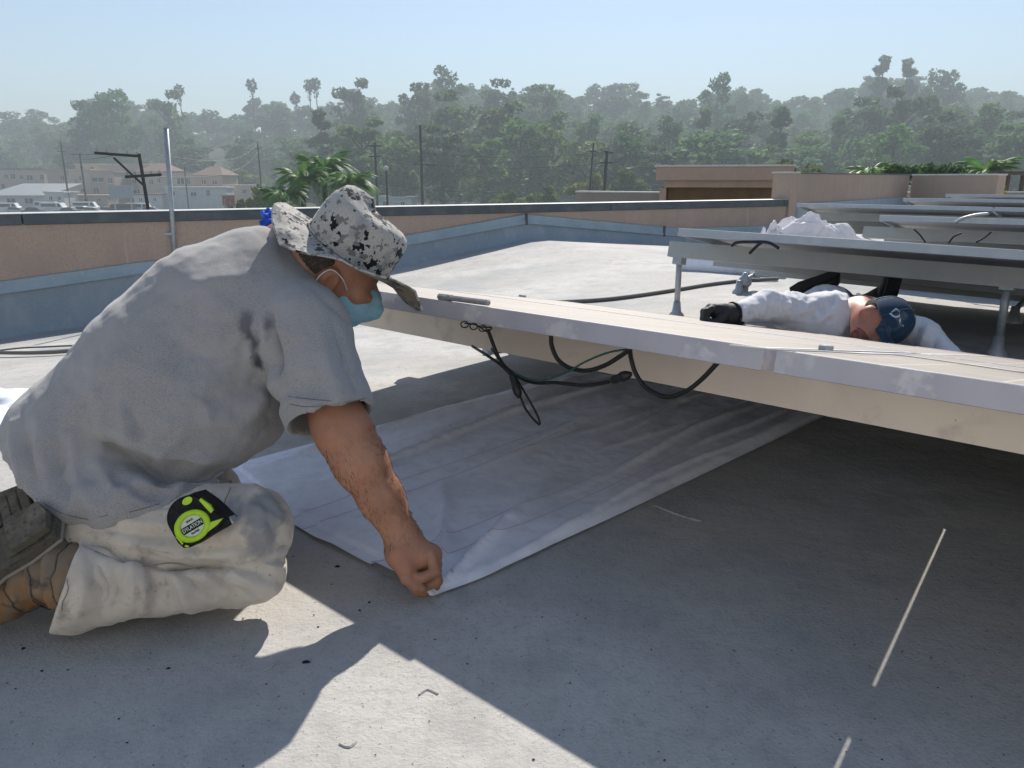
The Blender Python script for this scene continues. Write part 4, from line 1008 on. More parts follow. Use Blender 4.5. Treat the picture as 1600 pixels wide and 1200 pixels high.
MB().prism([(.018, -.0335), (.040, -.0315), (.057, -.026), (.036, -.021), (.028, -.020)], tp(0, 0, .0236), TA, .0028).build('ring_tail', m_lime, tape)
lb = disc(-.002, -.009, .0236, .0192, .0237, .0009, m_lab, 'label')
MB().prism([(-.0255, -.0165), (.0215, -.0165), (.0215, -.0035), (-.0255, -.0035)], tp(0, 0, .0247), TA, .0004).build('label_band', m_blk2, lb)
text_mesh('DYLATION', .0105, m_lab, lb, tp(-.002, -.010, .0256), TA, depth=.0003, xs=.82)
text_mesh('SINCE', .0055, m_blk2, lb, tp(-.002, .0025, .0251), TA, depth=.0003)
text_mesh('8m/26ft', .0055, m_blk2, lb, tp(-.002, -.0212, .0251), TA, depth=.0003)
disc(.013, .037, .0105, .0068, .0205, .0045, m_lime, 'button', n=18)
MB().prism([(.0335, .026), (.0375, .0285), (.047, .008), (.0475, -.004), (.041, -.006), (.038, .006)], tp(0, 0, .019), TA, .0062).build('thumb_lock', m_lime, tape)
MB().prism([(-.041, -.010), (-.0385, -.012), (-.034, -.028), (-.037, -.030)], tp(0, 0, .0222), TA, .0022).build('accent', m_lime, tape)
MB().prism([(-.035, -.0345), (-.031, -.0335), (-.027, -.0385), (-.030, -.0395)], tp(0, 0, .0222), TA, .0022).build('accent', m_lime, tape)
MB().box(tp(.0585, -.035, -.004), .002, .007, .010, TA).build('blade_hook', m_zinc, tape)
MB().box(tp(.0, .0, -.027), .012, .03, .0018, TA).build('belt_clip', m_zinc, tape)

# ------------------------------------------------------------------ second man, prone between the rows
M2 = np.array([1.35, 3.1, 0])
man2 = tag(empty('person', M2), 'person in white long-sleeved shirt, navy cap and black gloves lying prone between panel rows', 'person')
KZ = 1.09
def q(u, v, z): return W(u, v, z * KZ)
sh_l, sh_r = q(1238, 487, 3.06), q(1352, 492, 3.10)
ch, wa, pe = q(1290, 505, 3.08), q(1288, 490, 3.4), q(1300, 482, 3.68)
el_l, wr_l = q(1200, 478, 2.98), q(1148, 492, 2.90)
el_r, wr_r = q(1442, 522, 2.93), q(1492, 566, 2.80)
H2 = q(1378, 504, 2.86)
def shirt2_f(p):
    d = chain(p, [ch, wa, pe], [.128, .122, .115], .06)
    d = smin(d, rc(p, ch, sh_l, .11, .082), .05); d = smin(d, rc(p, ch, sh_r, .11, .078), .05)
    d = smin(d, chain(p, [sh_l, el_l, wr_l], [.078, .062, .046], .03), .03)
    d = smin(d, chain(p, [sh_r, el_r, wr_r], [.072, .058, .045], .03), .03)
    return np.maximum(d, .006 - p[:, 2])
V, Fq = nets(shirt2_f, [.6, 2.6, -.01], [2.3, 4.3, .5], .0080)
V = relax(V, Fq, 2, .5); N = normals(V, Fq)
def sp3(*uv): return [hit(shirt2_f, u, v, 2.2, 4.4) for u, v in uv]
rg = random.Random(3)
for i in range(30):                                     # gathered sleeve and back
    u = 1152 + i * 6.6; v0 = np.interp(u, [1150, 1200, 1240, 1350], [478, 462, 452, 450]); v1 = v0 + rg.uniform(22, 48)
    V = fold(V, N, sp3((u, v0), (u + rg.uniform(-4, 4), (v0 + v1) / 2), (u + rg.uniform(-6, 6), v1)), .010, rg.choice((-.018, .015, -.012)))
for (a, b) in (((1330, 460), (1262, 540)), ((1320, 470), (1250, 530)), ((1335, 490), (1290, 545)), ((1300, 470), (1240, 515)), ((1450, 510), (1440, 545)), ((1465, 525), (1450, 555)), ((1442, 500), (1425, 535))):
    V = fold(V, N, sp3(a, ((a[0] + b[0]) / 2, (a[1] + b[1]) / 2), b), .013, rg.choice((-.02, .017)))
V += N * (crease(V, (11, 24, 24), None, 51) * .006 + crease(V, (34, 30, 30), None, 57) * .004)[:, None]; V[:, 2] = np.maximum(V[:, 2], .004)
m_wshirt = cloth_mat('white_cotton', (.66, .66, .69), (), noise=[(7, (.58, .58, .62), .45, .7), (45, (.5, .5, .52), .6, .75)])
link('long_sleeved_shirt', V, Fq, m_wshirt, man2, True)
U2 = nrm([.80, -.36, .46]); f0 = np.array([-.38, -.72, -.58]); F2 = nrm(f0 - U2 * (f0 @ U2)); S2 = np.cross(U2, F2); A2 = np.array([F2, S2, U2])
neck2 = q(1345, 490, 3.06)
kn1, kn2 = q(1275, 490, 4.0), q(1345, 485, 4.05); ft1, ft2 = q(1283, 446, 4.0), q(1388, 455, 3.78)
def body2_f(p):
    d = elp(p, H2, (.098, .078, .110), A2)
    d = smin(d, elp(p, H2 + F2 * .040 - U2 * .068, (.056, .054, .060), A2), .03)
    d = smin(d, rc(p, H2 + F2 * .095 - U2 * .015, H2 + F2 * .120 - U2 * .048, .011, .019), .012)
    d = smin(d, rc(p, H2 + F2 * .088 - U2 * .078 + S2 * .02, H2 + F2 * .088 - U2 * .078 - S2 * .02, .010, .010), .008)
    for s in (1, -1):
        d = np.maximum(d, -elp(p, H2 + F2 * .092 + S2 * s * .032 - U2 * .010, (.012, .015, .009), A2))
        d = smin(d, elp(p, H2 + S2 * s * .083 - U2 * .028 - F2 * .01, (.021, .010, .032), A2), .006)
    d = smin(d, rc(p, H2 - U2 * .05 - F2 * .03, neck2, .060, .075), .04)
    d = smin(d, rc(p, neck2, ch, .07, .09), .04); d = smin(d, rc(p, ch, pe, .10, .09), .04)
    for a, b, c in ((sh_l, el_l, wr_l), (sh_r, el_r, wr_r)):
        d = smin(d, rc(p, ch, a, .08, .05), .03); d = smin(d, chain(p, [a, b, c], [.05, .04, .03], .02), .02)
    for a, b in ((kn1, ft1), (kn2, ft2)): d = smin(d, chain(p, [pe, a, b], [.06, .035, .025], .03), .03)
    return np.maximum(d, .008 - p[:, 2])
V, Fq = nets(body2_f, [.6, 2.6, 0], [2.4, 4.7, .56], .0085); link('body', relax(V, Fq, 1, .4), Fq, m_skin2, man2, True)
m_hair = M('dark_hair', (.035, .025, .02), .8, .2, [(160, (.09, .07, .06), .5, .7)], [(200, .5, .003)])
m_lip = M('lips', (.16, .04, .035), .5, .3)
m_jaw_shade = M('jaw_shade_red', (.21, .085, .06), .85, .2, [(90, (.12, .05, .04), .45, .6)], [(220, .6, .002)])  # stubbly dark-red shell puts the shadow of the lower face into colour
def jaw_shade_f(p):
    d = elp(p, H2 + F2 * .040 - U2 * .070, (.0595, .0575, .0625), A2); qq = p - H2.astype(np.float32)
    d = np.maximum(d, qq @ U2 + .058 + .018 * np.cos((qq @ S2) * 60)); return np.maximum(d, -(qq @ F2) + .03)
V, Fq = nets(jaw_shade_f, H2 - .16, H2 + .16, .0045); link('jaw_shade', V, Fq, m_jaw_shade, man2, True)
for s_ in (1, -1):
    MB().tube(spline([H2 + F2 * .100 + S2 * s_ * .012 + U2 * .004, H2 + F2 * .099 + S2 * s_ * .030 + U2 * .009, H2 + F2 * .084 + S2 * s_ * .050 + U2 * .004], 5), [.004] * 10 + [.002], 6).build('eyebrow', m_hair, man2, True)
    e_ = H2 + F2 * .083 + S2 * s_ * .032 - U2 * .011
    MB().tube([e_ - S2 * .011, e_ - S2 * .006 + F2 * .004, e_ + S2 * .006 + F2 * .004, e_ + S2 * .011], [.002, .0055, .0055, .002], 8).build('eye', M('eye', (.03, .02, .018), .2, .5), man2, True)
    def side_f(p, s_=s_):
        d = elp(p, H2 + S2 * s_ * .066 - U2 * .004 - F2 * .03, (.05, .018, .035), A2); return d + .002 * np.sin(p[:, 0] * 300) * np.sin(p[:, 2] * 280)
    V, Fq = nets(side_f, H2 - .14, H2 + .14, .005); link('hair', V, Fq, m_hair, man2, True)
MB().tube(spline([H2 + F2 * .090 - U2 * .076 + S2 * .030, H2 + F2 * .107 - U2 * .074, H2 + F2 * .090 - U2 * .076 - S2 * .030], 6), [.003] + [.007] * 11 + [.003], 8).build('lips', m_lip, man2, True)
m_dark = cloth_mat('dark_trousers', (.035, .037, .045), ())
def tr2_f(p):
    d = rc(p, pe, pe + [0, .05, -.02], .118, .11)
    for a, b in ((kn1, ft1), (kn2, ft2)): d = smin(d, chain(p, [pe, a, a + (b - a) * .75], [.10, .070, .055], .04), .03)
    return np.maximum(d, .005 - p[:, 2])
V, Fq = nets(tr2_f, [1.0, 3.5, 0], [2.5, 4.8, .5], .011); link('trousers', relax(V, Fq, 1, .4), Fq, m_dark, man2, True)
def shoe(c, d, up):
    d = nrm(d); c = np.asarray(c)
    def f(p):
        e = chain(p, [c - d * .07, c, c + d * .13], [.044, .044, .036], .03); return np.maximum(e, half(p, c - nrm(up) * .028, -nrm(up)))
    V, Fq = nets(f, c - .22, c + .22, .006); s_ = link('shoe', relax(V, Fq, 1, .4), Fq, m_black, man2, True)
    u_ = nrm(np.asarray(up) - d * (np.asarray(up) @ d)); sd = np.cross(u_, d)
    MB().prism([(-.11, -.034), (-.12, 0), (-.11, .034), (0, .036), (.10, .043), (.16, .02), (.165, 0), (.16, -.02), (.10, -.043), (0, -.036)], c - u_ * .028, np.array([d, sd, -u_]), .014).build('sole', m_rubber, s_)
shoe(ft1 + [0, .02, .0], [-.85, .1, -.35], [.3, .3, -.8]); shoe(ft2, [.1, .45, -.75], [.1, .85, .4])
# gloves
m_glove = M('black_glove', (.018, .019, .021), .6, .35, [(40, (.05, .055, .06), .55, .7), (120, (.09, .095, .1), .66, .72)], [(90, .5, .004)])
gp = q(1120, 492, 2.86)
def gl_f(p):
    d = chain(p, [wr_l + [0.01, 0, 0], q(1138, 491, 2.89), q(1126, 490, 2.87)], [.048, .040, .038], .02)
    d = smin(d, rc(p, q(1128, 486, 2.86), q(1112, 484, 2.86), .032, .028), .015)
    for k in range(4):
        z = 2.895 - k * .022; b = 3 * abs(k - 1.3)
        d = smin(d, chain(p, [q(1112, 483, z), q(1099 + b, 487, z - .004), q(1098 + b, 498, z - .008), q(1107 + b, 504, z - .004)], [.0155, .0145, .0135, .012], .006), .006)
    d = smin(d, chain(p, [q(1130, 494, 2.84), q(1122, 501, 2.82), q(1112, 505, 2.82)], [.018, .0155, .0135], .006), .01)
    return d
V, Fq = nets(gl_f, gp - [.12, .16, .1], gp + [.16, .16, .1], .0038); g1 = link('glove', relax(V, Fq, 1, .4), Fq, m_glove, man2, True)
ga = nrm(wr_l - gp); g2 = nrm(np.cross(ga, [0, 0, 1])); g3 = np.cross(ga, g2)
MB().tube([wr_l - ga * .012 + (g2 * math.cos(a) + g3 * math.sin(a)) * .050 for a in np.linspace(0, 2 * math.pi, 25)], .006, 6).build('cuff', m_rubber, g1, True)
gq = wr_r
def gl2_f(p):
    d = rc(p, wr_r, wr_r + (wr_r - el_r) * .35, .045, .036)
    for k in range(4): d = smin(d, rc(p, wr_r + (wr_r - el_r) * .35 + S2 * (.016 * (k - 1.5)), wr_r + (wr_r - el_r) * .75 + S2 * (.02 * (k - 1.5)), .013, .010), .006)
    return np.maximum(d, .006 - p[:, 2])
V, Fq = nets(gl2_f, gq - .2, gq + .25, .005); link('glove', relax(V, Fq, 1, .4), Fq, m_glove, man2, True)
# cap
m_cap = M('navy_cap', (.018, .042, .082), .85, .12, [(60, (.018, .04, .08), .5, .75), (22, (.10, .135, .165), .54, .70)], [(400, .3, .001), (30, .3, .005)])
m_cap2 = M('grey_cap_mesh', (.26, .32, .36), .8, .2, [(200, (.15, .2, .24), .48, .6)])
m_cth = M('cap_thread', (.45, .5, .54), .7)
cap = link('cap', [(0, 0, 0)], [], None, man2); tag(cap, 'navy blue baseball cap with pale lettering')
def cpt(a, t, k=1.0): # a around (0 front), t 0..1 up the dome
    ph = t * math.pi / 2 * .97
    return H2 + U2 * (.012 + .108 * math.sin(ph) * k) + (F2 * (.110 * math.cos(a)) + S2 * (.091 * math.sin(a))) * (math.cos(ph) ** .8) * k
for i in range(6):
    a0 = R(i * 60 + 0); V = []; Fc = []; na, nt_ = 9, 10
    for j in range(nt_):
        for k in range(na):
            a = a0 + R(60) * k / (na - 1); e = 1 - .010 * abs(2 * k / (na - 1) - 1) ** 6; V.append(cpt(a, j / (nt_ - 1), e))
    Fc = [(j * na + k, j * na + k + 1, (j + 1) * na + k + 1, (j + 1) * na + k) for j in range(nt_ - 1) for k in range(na - 1)]
    link('crown_panel', V, Fc, m_cap2 if i == 3 else m_cap, cap, True)
m_cseam = M('cap_seam', (.05, .07, .1), .9)
for i in range(6):
    MB().tube([cpt(R(i * 60), t, 1.004) for t in np.linspace(0, .97, 10)], .0016, 5).build('panel_seam', m_cseam, cap, True)
MB().tube([cpt(a, .0, 1.006) for a in np.linspace(0, 2 * math.pi, 33)], .0026, 5).build('sweatband_edge', m_cseam, cap, True)
MB().tube([H2 + U2 * .122, H2 + U2 * .126], [.007, .004], 8).build('top_button', m_cap, cap)
V = []; Fc = []; na = 17
for sgn, off in ((1, .0), (-1, -.005)):
    for j in range(6):
        for k in range(na):
            a = R(-52 + 104 * k / (na - 1)); b0_ = cpt(a, 0); t = j / 5
            V.append(b0_ + F2 * (.072 * t * math.cos(a * 1.35) ** .5) - U2 * (.020 * t ** 1.5 + .022 * math.sin(a) ** 2 * t) + U2 * off)
m_ = 6 * na
for s in (0, m_):
    Fc += [tuple((s + j * na + k, s + j * na + k + 1, s + (j + 1) * na + k + 1, s + (j + 1) * na + k)) for j in range(5) for k in range(na - 1)]
Fc += [(5 * na + k, 5 * na + k + 1, m_ + 5 * na + k + 1, m_ + 5 * na + k) for k in range(na - 1)]
link('bill', V, Fc, m_cap, cap, True)
# lettering wrapped on the dome, set on the panel that faces out
lc = H2 + nrm(U2 * .75 + F2 * .25 + S2 * (.30 if S2[1] < 0 else -.30) * 0) * .1
lz = nrm(np.array([.06, -.92, .33])); ct = H2 + U2 * .012 + lz * .105
lx = np.array([.62, 0, -.78]); lx = nrm(lx - lz * (lx @ lz))
ly = nrm(np.cross(lz, lx))
TL = np.array([lx, ly, lz])
tx_ = text_mesh('DC', .058, m_cth, cap, ct, TL, depth=.0008)
off_ = wloc(cap); dc_ = H2 + U2 * .012
for v_ in tx_.data.vertices:
    p_ = np.array(v_.co) + off_; e_ = (p_ - ct) @ lz; d_ = nrm(p_ - dc_); k_ = 1 / math.sqrt((d_ @ F2 / .110) ** 2 + (d_ @ S2 / .091) ** 2 + (d_ @ U2 / .108) ** 2)
    v_.co = Vector(dc_ + d_ * (k_ + .0015 + e_) - off_)

# ------------------------------------------------------------------ land
GZ = -6.2
def hillh(x):
    return np.interp(x, [-900, -420, -300, -200, -120, -40, 40, 120, 220, 300, 420, 900], [10, 15, 18, 20, 22, 34, 33, 29, 36, 36, 30, 24])
def terr(x, y):
    x = np.asarray(x, float); y = np.asarray(y, float)
    k = sstep(235, 440, y + 14 * np.sin(x * .013)); 
    return GZ + k * (hillh(x) + 6.2) + 3.0 * (fbm(x * .02 + 40, y * .02 + 40, 8) - .5) * sstep(235, 300, y)
m_land = M('scrub_hill', (.075, .075, .045), .95, .05, [(.03, (.20, .15, .10), .58, .66), (.4, (.05, .055, .035), .45, .7)])
xs = np.linspace(-880, 880, 89); ys = np.concatenate([np.linspace(-270, 220, 12), np.linspace(232, 470, 40), np.linspace(490, 960, 12)])
V = [(x, y, float(terr(x, y))) for x in xs for y in ys]; n_ = len(ys)
# the building we stand on hides the ground beneath it, so one sheet is enough
tag(link('ground', V, [(i * n_ + j, (i + 1) * n_ + j, (i + 1) * n_ + j + 1, i * n_ + j + 1) for i in range(len(xs) - 1) for j in range(n_ - 1)], m_land, smooth=True), kind='structure')
m_asph = M('asphalt', (.085, .083, .08), .9, .15, [(.3, (.11, .105, .1), .4, .7)])
V = [(-170, 130, GZ + .05), (40, 130, GZ + .05), (40, 205, GZ + .05), (-170, 205, GZ + .05)]
tag(link('car_park', V, [(0, 1, 2, 3)], m_asph), kind='structure')
# outer walls of the building we are on
bw = tag(empty('building', [0, 0, GZ]), 'tan building under the roof, seen only where the parapet ends', 'building')
cA = wallp(-9, -.13, 0); cB = wallp(TP + .2, -.13, 0)
MB().box(wallp((TP - 9) / 2, -.14, (GZ - 1.05) / 2), (TP + 9) / 2, .11, (-GZ - 1.05) / 2, Tn).build('wall', m_stucco, bw)

# ------------------------------------------------------------------ vegetation
def leafm(name, col, rnd=.35):
    c2 = tuple(c * .6 for c in col); c3 = tuple(min(1, c * 1.5) for c in col)
    return M(name, col, .7, .2, [(.35, c2, .45, .65), (1.5, c3, .55, .75)], transl=.42, rnd=rnd)
L_dark, L_mid, L_olive, L_pale = leafm('leaves_dark', (.06, .13, .04)), leafm('leaves_mid', (.09, .18, .048)), leafm('leaves_olive', (.14, .18, .048)), leafm('leaves_grey', (.115, .185, .075))
L_lush = leafm('leaves_lush', (.045, .11, .03), .15)
m_bark = M('bark', (.11, .085, .065), .9, .1, [(3, (.07, .055, .04), .4, .7)])
def cards(centers, radii, per, size, rg, squash=.8):
    V = []; Fq = []
    for c, r in zip(centers, radii):
        d = rg.normal(size=(per, 3)); d /= np.linalg.norm(d, axis=1)[:, None]; d *= (rg.uniform(.25, 1, per) ** .45)[:, None]
        p = c + d * r * [1, 1, squash]
        for q in p:
            a = rg.normal(size=3); a /= np.linalg.norm(a); b = np.cross(a, rg.normal(size=3)); b /= np.linalg.norm(b); s = size * rg.uniform(.6, 1.4)
            k = len(V); V += [q - a * s - b * s * .3, q - a * s * .2 + b * s * .55, q + a * s + b * s * .2, q + a * s * .1 - b * s * .6]; Fq.append((k, k + 1, k + 2, k + 3))
    return V, Fq
def tree_proto(name, H, shape, leaf, seed, per=42, size=.55):
    rg = np.random.RandomState(seed); e = empty(name, (0, 0, 0)); cs = []; rs = []
    tr = MB(); lean = rg.uniform(-.06, .06, 2) * H
    def tp_(z): return np.array([lean[0] * (z / H) ** 1.5, lean[1] * (z / H) ** 1.5, z])
    top = H * (.55 if shape == 'round' else .85)
    tr.tube([tp_(0), tp_(top * .35), tp_(top * .7), tp_(top)], [.022 * H, .017 * H, .011 * H, .003 * H], 7)
    n = {'round': 26, 'tall': 42, 'cone': 26, 'open': 30}[shape]
    for i in range(n):
        if shape == 'round':
            d = rg.normal(size=3); d /= np.linalg.norm(d); d[2] = d[2] * .8 + .2; c = np.array([0, 0, H * .54]) + d * H * np.array([.32, .32, .40]) * rg.uniform(.55, 1); r = H * rg.uniform(.08, .14)
        elif shape == 'tall':
            z = rg.uniform(.14, .97); w_ = .20 * math.sin(math.pi * min(1, (z - .1) / .95)) ** .6 + .02; a = rg.uniform(0, 6.28); c = tp_(H * z) + np.array([math.cos(a), math.sin(a), 0]) * H * w_ * rg.uniform(.2, 1); r = H * rg.uniform(.05, .085)
        elif shape == 'open':
            z = rg.uniform(.3, 1.0); a = rg.uniform(0, 6.28); c = tp_(H * z) + np.array([math.cos(a), math.sin(a), 0]) * H * rg.uniform(.02, .15) * (1.25 - z); r = H * rg.uniform(.035, .07)
        else:
            z = rg.uniform(.12, .98); a = rg.uniform(0, 6.28); c = tp_(H * z) + np.array([math.cos(a), math.sin(a), 0]) * H * .17 * (1.05 - z) * rg.uniform(.5, 1); r = H * .07 * (1.25 - z)
        cs.append(c); rs.append(r)
        if i % 2 == 0:
            z0 = max(.15 * H, c[2] - np.hypot(c[0], c[1]) * .9 - .03 * H); b = tp_(min(z0, top * .95)); tr.tube([b, (b + c) / 2 + [0, 0, -.01 * H], c], [.008 * H, .005 * H, .002 * H], 5)
    tr.build('trunk', m_bark, e)
    V, Fq = cards(cs, rs, per, size, rg); link('crown', V, Fq, leaf, e)
    return e
protos = []
for i, (H, shp, leaf, sz, per) in enumerate([(15, 'round', L_mid, .5, 70), (13, 'round', L_dark, .5, 70), (22, 'tall', L_pale, .5, 55), (24, 'tall', L_mid, .5, 55), (18, 'cone', L_dark, .5, 60), (21, 'open', L_pale, .5, 70), (11, 'round', L_olive, .42, 70), (17, 'round', L_pale, .55, 75), (20, 'open', L_dark, .5, 75)]):
    protos.append(tree_proto('tree', H, shp, leaf, 100 + i, per, sz))
used = set()
def place(k, x, y, s, label, group, z=None, cat='tree', wide=1.):
    o = protos[k] if k not in used else copy_tree(protos[k]); used.add(k)
    o.location = (x, y, float(terr(x, y)) - .3 if z is None else z); o.rotation_euler = (0, 0, random.uniform(0, 6.28)); w_ = wide * random.uniform(.85, 1.2); o.scale = (s * w_, s * w_ * random.uniform(.9, 1.1), s)
    return tag(o, label, cat, group)
def at_u(u, D): r = ray(u, 280); return r[0] * D / r[1], D
SKY = [(-60, 200), (0, 195), (40, 172), (90, 180), (120, 172), (200, 155), (240, 172), (270, 155), (300, 178), (350, 178), (395, 165), (430, 158), (470, 168), (520, 165), (560, 142), (600, 165), (650, 165), (700, 125), (760, 135), (790, 158), (830, 122), (865, 150), (900, 128), (960, 140), (1050, 138), (1110, 140), (1180, 142), (1230, 158), (1270, 150), (1330, 130), (1390, 122), (1440, 128), (1490, 140), (1530, 155), (1660, 160)]
su, sv = zip(*SKY)
NAT = {0: 15, 1: 13, 2: 22, 3: 24, 4: 18, 5: 21, 6: 11, 7: 17, 8: 20}
bands = [  # distance, step in photo pixels, kinds, skyline fraction, label
    (455, 35, (0, 1, 7, 4, 0), 1.0, 'pale hazy tree on the hill crest'),
    (425, 46, (1, 7, 0, 2), .93, 'pale tree just below the hill crest'),
    (385, 52, (0, 7, 3, 1, 2), .84, 'hazy green tree high on the wooded hillside'),
    (345, 56, (2, 0, 3, 7, 5), .74, 'grey-green tree halfway up the wooded hillside'),
    (305, 58, (2, 3, 0, 1, 7), .62, 'tall grey-green tree low on the wooded hillside'),
    (262, 62, (3, 2, 2, 7), .72, 'tall dark tree along the foot of the wooded hill'),
    (205, 54, (3, 2, 2, 3, 5), .80, 'tall green tree in the nearer belt before the hill'),
    (165, 62, (2, 3, 2, 7), .60, 'leafy green tree in the nearest belt'),
    (238, 84, (6, 0, 1, 6), .0, 'small bushy tree at the town edge')]
def zone(u):
    for lim, nm in ((60, 'at the left edge'), (235, 'above the flats'), (420, 'above the red-roofed houses'), (600, 'behind the palm cluster'), (720, 'behind the tall thick pole'), (900, 'near the middle'), (1020, 'behind the short poles'), (1245, 'above the canopy box'), (1420, 'above the higher parapet')):
        if u < lim: return nm
    return 'at the right edge'
for D, step, kinds, frac, lab in bands:
    u = -70 + random.uniform(0, step)
    while u < 1680:
        dd = D + random.uniform(-12, 12); x, y = at_u(u, dd); z = float(terr(x, y))
        vs_ = np.interp(u, su, sv)
        if frac > 0:
            vt = 285 - (285 - vs_) * min(1, frac + random.uniform(-.22, .10) + (.25 if frac < .6 and 640 < u < 880 and random.random() < .3 else 0)); ztop = CAMH + (280 - vt) / F * dd; h = ztop - z
        else: h = random.uniform(5, 10)
        h = min(max(h, 11 if D > 220 else 8), 30)
        skip = (D < 220 and u < 455) or (D in (345, 385, 305) and 318 < u < 372) or (D in (262, 305) and u < 420 and random.random() < .35) or (D == 238 and u < 360)
        if not skip:
            k = random.choice(kinds)
            zn = zone(u); place(k, x, y, h / NAT[k], (lab + ', ' + zn) if zn != 'above the red-roofed houses' else lab + ', above red roofs', lab.replace('tree', 'trees', 1) + ', ' + zn, wide=1.65 if h < 16 else (1.4 if h < 22 else 1.2))
        u += step * random.uniform(.7, 1.3)
rg = np.random.RandomState(91); cs = []; rs = []
for i in range(3000):
    dd = rg.uniform(246, 450); u = rg.uniform(-80, 1690); x, y = at_u(u, dd)
    if 322 < u < 366 and 300 < dd < 400: continue
    r = rg.uniform(2.2, 5.4); cs.append(np.array([x, y, float(terr(x, y)) + r * .5])); rs.append(r)
V, Fq = cards(cs, rs, 26, 1.05, rg, .8); tag(link('woodland_undergrowth', V, Fq, leafm('leaves_scrub', (.08, .145, .048), .0)), 'mass of scrub and low foliage filling the wooded hillside', 'undergrowth', kind='stuff')
def single(k, u, vt, D, lab):
    x, y = at_u(u, D); h = CAMH + (280 - vt) / F * D - float(terr(x, y)); place(k, x, y, h / NAT[k], lab, None)
single(3, 700, 119, 330, 'tall dense tree topping the skyline left of the gap')
single(2, 560, 136, 300, 'tall rounded eucalyptus standing out above the palm cluster')
single(2, 655, 140, 285, 'thin tree beside the tall dense one on the skyline')
single(2, 782, 138, 300, 'leaning bare-stemmed tree with a small tuft on the skyline')
single(2, 845, 142, 290, 'tall narrow tree in front of the rounded crest trees')
single(3, 1115, 126, 300, 'tall narrow dark tree spire right of centre above the canopy box')
single(5, 1365, 106, 330, 'tallest wispy tree on the right skyline, left of its twin')
single(5, 1392, 110, 320, 'tallest wispy tree on the right skyline, right of its twin')
single(7, 1450, 120, 335, 'broad rounded dark tree dominating the right skyline')
single(2, 275, 152, 300, 'broad tall tree left of the skyline palms')
single(3, 190, 148, 290, 'tall tree on the left skyline above the flats')
single(2, 160, 155, 300, 'slightly lower tall tree beside the one above the flats')
single(6, 980, 255, 120, 'yellow-green bushy tree behind the low parapet, left of the leaning poles')
single(6, 920, 262, 115, 'olive bushy tree directly behind the low parapet')
single(6, 800, 290, 110, 'dark low bush peeping over the parapet at centre')
single(6, 850, 280, 112, 'dark rounded bush peeping over the parapet, right of centre')
single(6, 410, 278, 85, 'dense green bush left of the big palm cluster')
single(6, 375, 300, 80, 'light green low bush behind the small red sign')
single(6, 1232, 236, 60, 'reddish sparse little tree rising behind the pier')
single(6, 90, 300, 190, 'small dark tree between the flats and the sheds')

for k_ in range(len(protos)):
    if k_ not in used:
        for c_ in list(protos[k_].children): bpy.data.objects.remove(c_)
        bpy.data.objects.remove(protos[k_])

# palms
def frond(L, droop, n=16, leaf=.55, wl=.02):
    V = []; Fc = []
    for i in range(n):
        t = (i + .5) / n; c = np.array([L * (t - .12 * t * t), 0, L * (.55 * t - droop * t * t)])
        tan = nrm([1 - .24 * t, 0, .55 - 2 * droop * t]); ll = leaf * (math.sin(math.pi * min(.97, t * .8 + .15)) ** .7)
        for s in (1, -1):
            d = nrm(np.array([.55, s * .75, -.45]) + tan * .2); k = len(V); w_ = tan * wl
            V += [c - w_, c + w_, c + d * ll * .6 + w_ * .8 - [0, 0, ll * .06], c + d * ll - [0, 0, ll * .3], c + d * ll * .6 - w_ * .8 - [0, 0, ll * .06]]; Fc.append((k, k + 1, k + 2, k + 3, k + 4))
    for i in range(n):
        k = len(V); p = []
        for t in (i / n, (i + 1) / n): c = np.array([L * (t - .12 * t * t), 0, L * (.55 * t - droop * t * t)]); w_ = .03 * (1.1 - t); p += [c + [0, w_, 0], c - [0, w_, 0]]
        V += p; Fc.append((k, k + 1, k + 3, k + 2))
    return np.array(V), Fc
L_palm = M('palm_leaf', (.12, .28, .045), .5, .35, [(1.2, (.07, .18, .03), .4, .7), (.5, (.2, .38, .06), .5, .75)], transl=.35, rnd=.2)
L_fan = leafm('fan_leaf', (.05, .07, .03), .2)
def feather_palm(base, H, L, seed, label, nf=22):
    rg = random.Random(seed); e = tag(empty('palm_tree', base), label, 'palm'); b = np.asarray(base, float)
    MB().tube([b, b + [.1, 0, H * .5], b + [.15, 0, H]], [.22, .17, .15], 10).build('trunk', m_bark, e, True)
    for i in range(nf):
        el_ = rg.uniform(-.15, 1.0); V, Fc = frond(L * rg.uniform(.85, 1.1), 1.0 - .45 * el_ + rg.uniform(-.05, .2), 34, L * .24, .009 * L)
        a = i * 2.4 + rg.uniform(-.3, .3); t = el_ * .55; ca_, sa_ = math.cos(t), math.sin(t)
        V = np.stack([V[:, 0] * ca_ - V[:, 2] * sa_, V[:, 1], V[:, 0] * sa_ + V[:, 2] * ca_], 1); c_, s_ = math.cos(a), math.sin(a)
        V = np.stack([V[:, 0] * c_ - V[:, 1] * s_, V[:, 0] * s_ + V[:, 1] * c_, V[:, 2]], 1) + b + [.15, 0, H]
        link('frond', V, Fc, L_palm, e)
    return e
for (u, vc, D, L, sd, lab) in ((468, 262, 46, 2.0, 1, 'left palm of the big feathery palm cluster behind the man'), (503, 246, 48, 2.2, 2, 'tallest palm in the middle of the cluster behind the man\'s hat'), (542, 270, 45, 1.9, 3, 'right palm of the cluster, its fronds drooping over the hat'), (436, 290, 44, 1.7, 4, 'lowest palm at the left of the cluster'),
                          (1535, 252, 30, 1.35, 5, 'feathery palm behind the short wall at the right'), (1350, 258, 28, 1.1, 6, 'dark green palm-like shrub behind the far parapet, left of the creeper')):
    x, y = at_u(u, D); z = CAMH + (280 - vc) / F * D; feather_palm((x, y, GZ), z - GZ - .35 * L, L, sd, lab, 48 if L > 1.5 else 36)
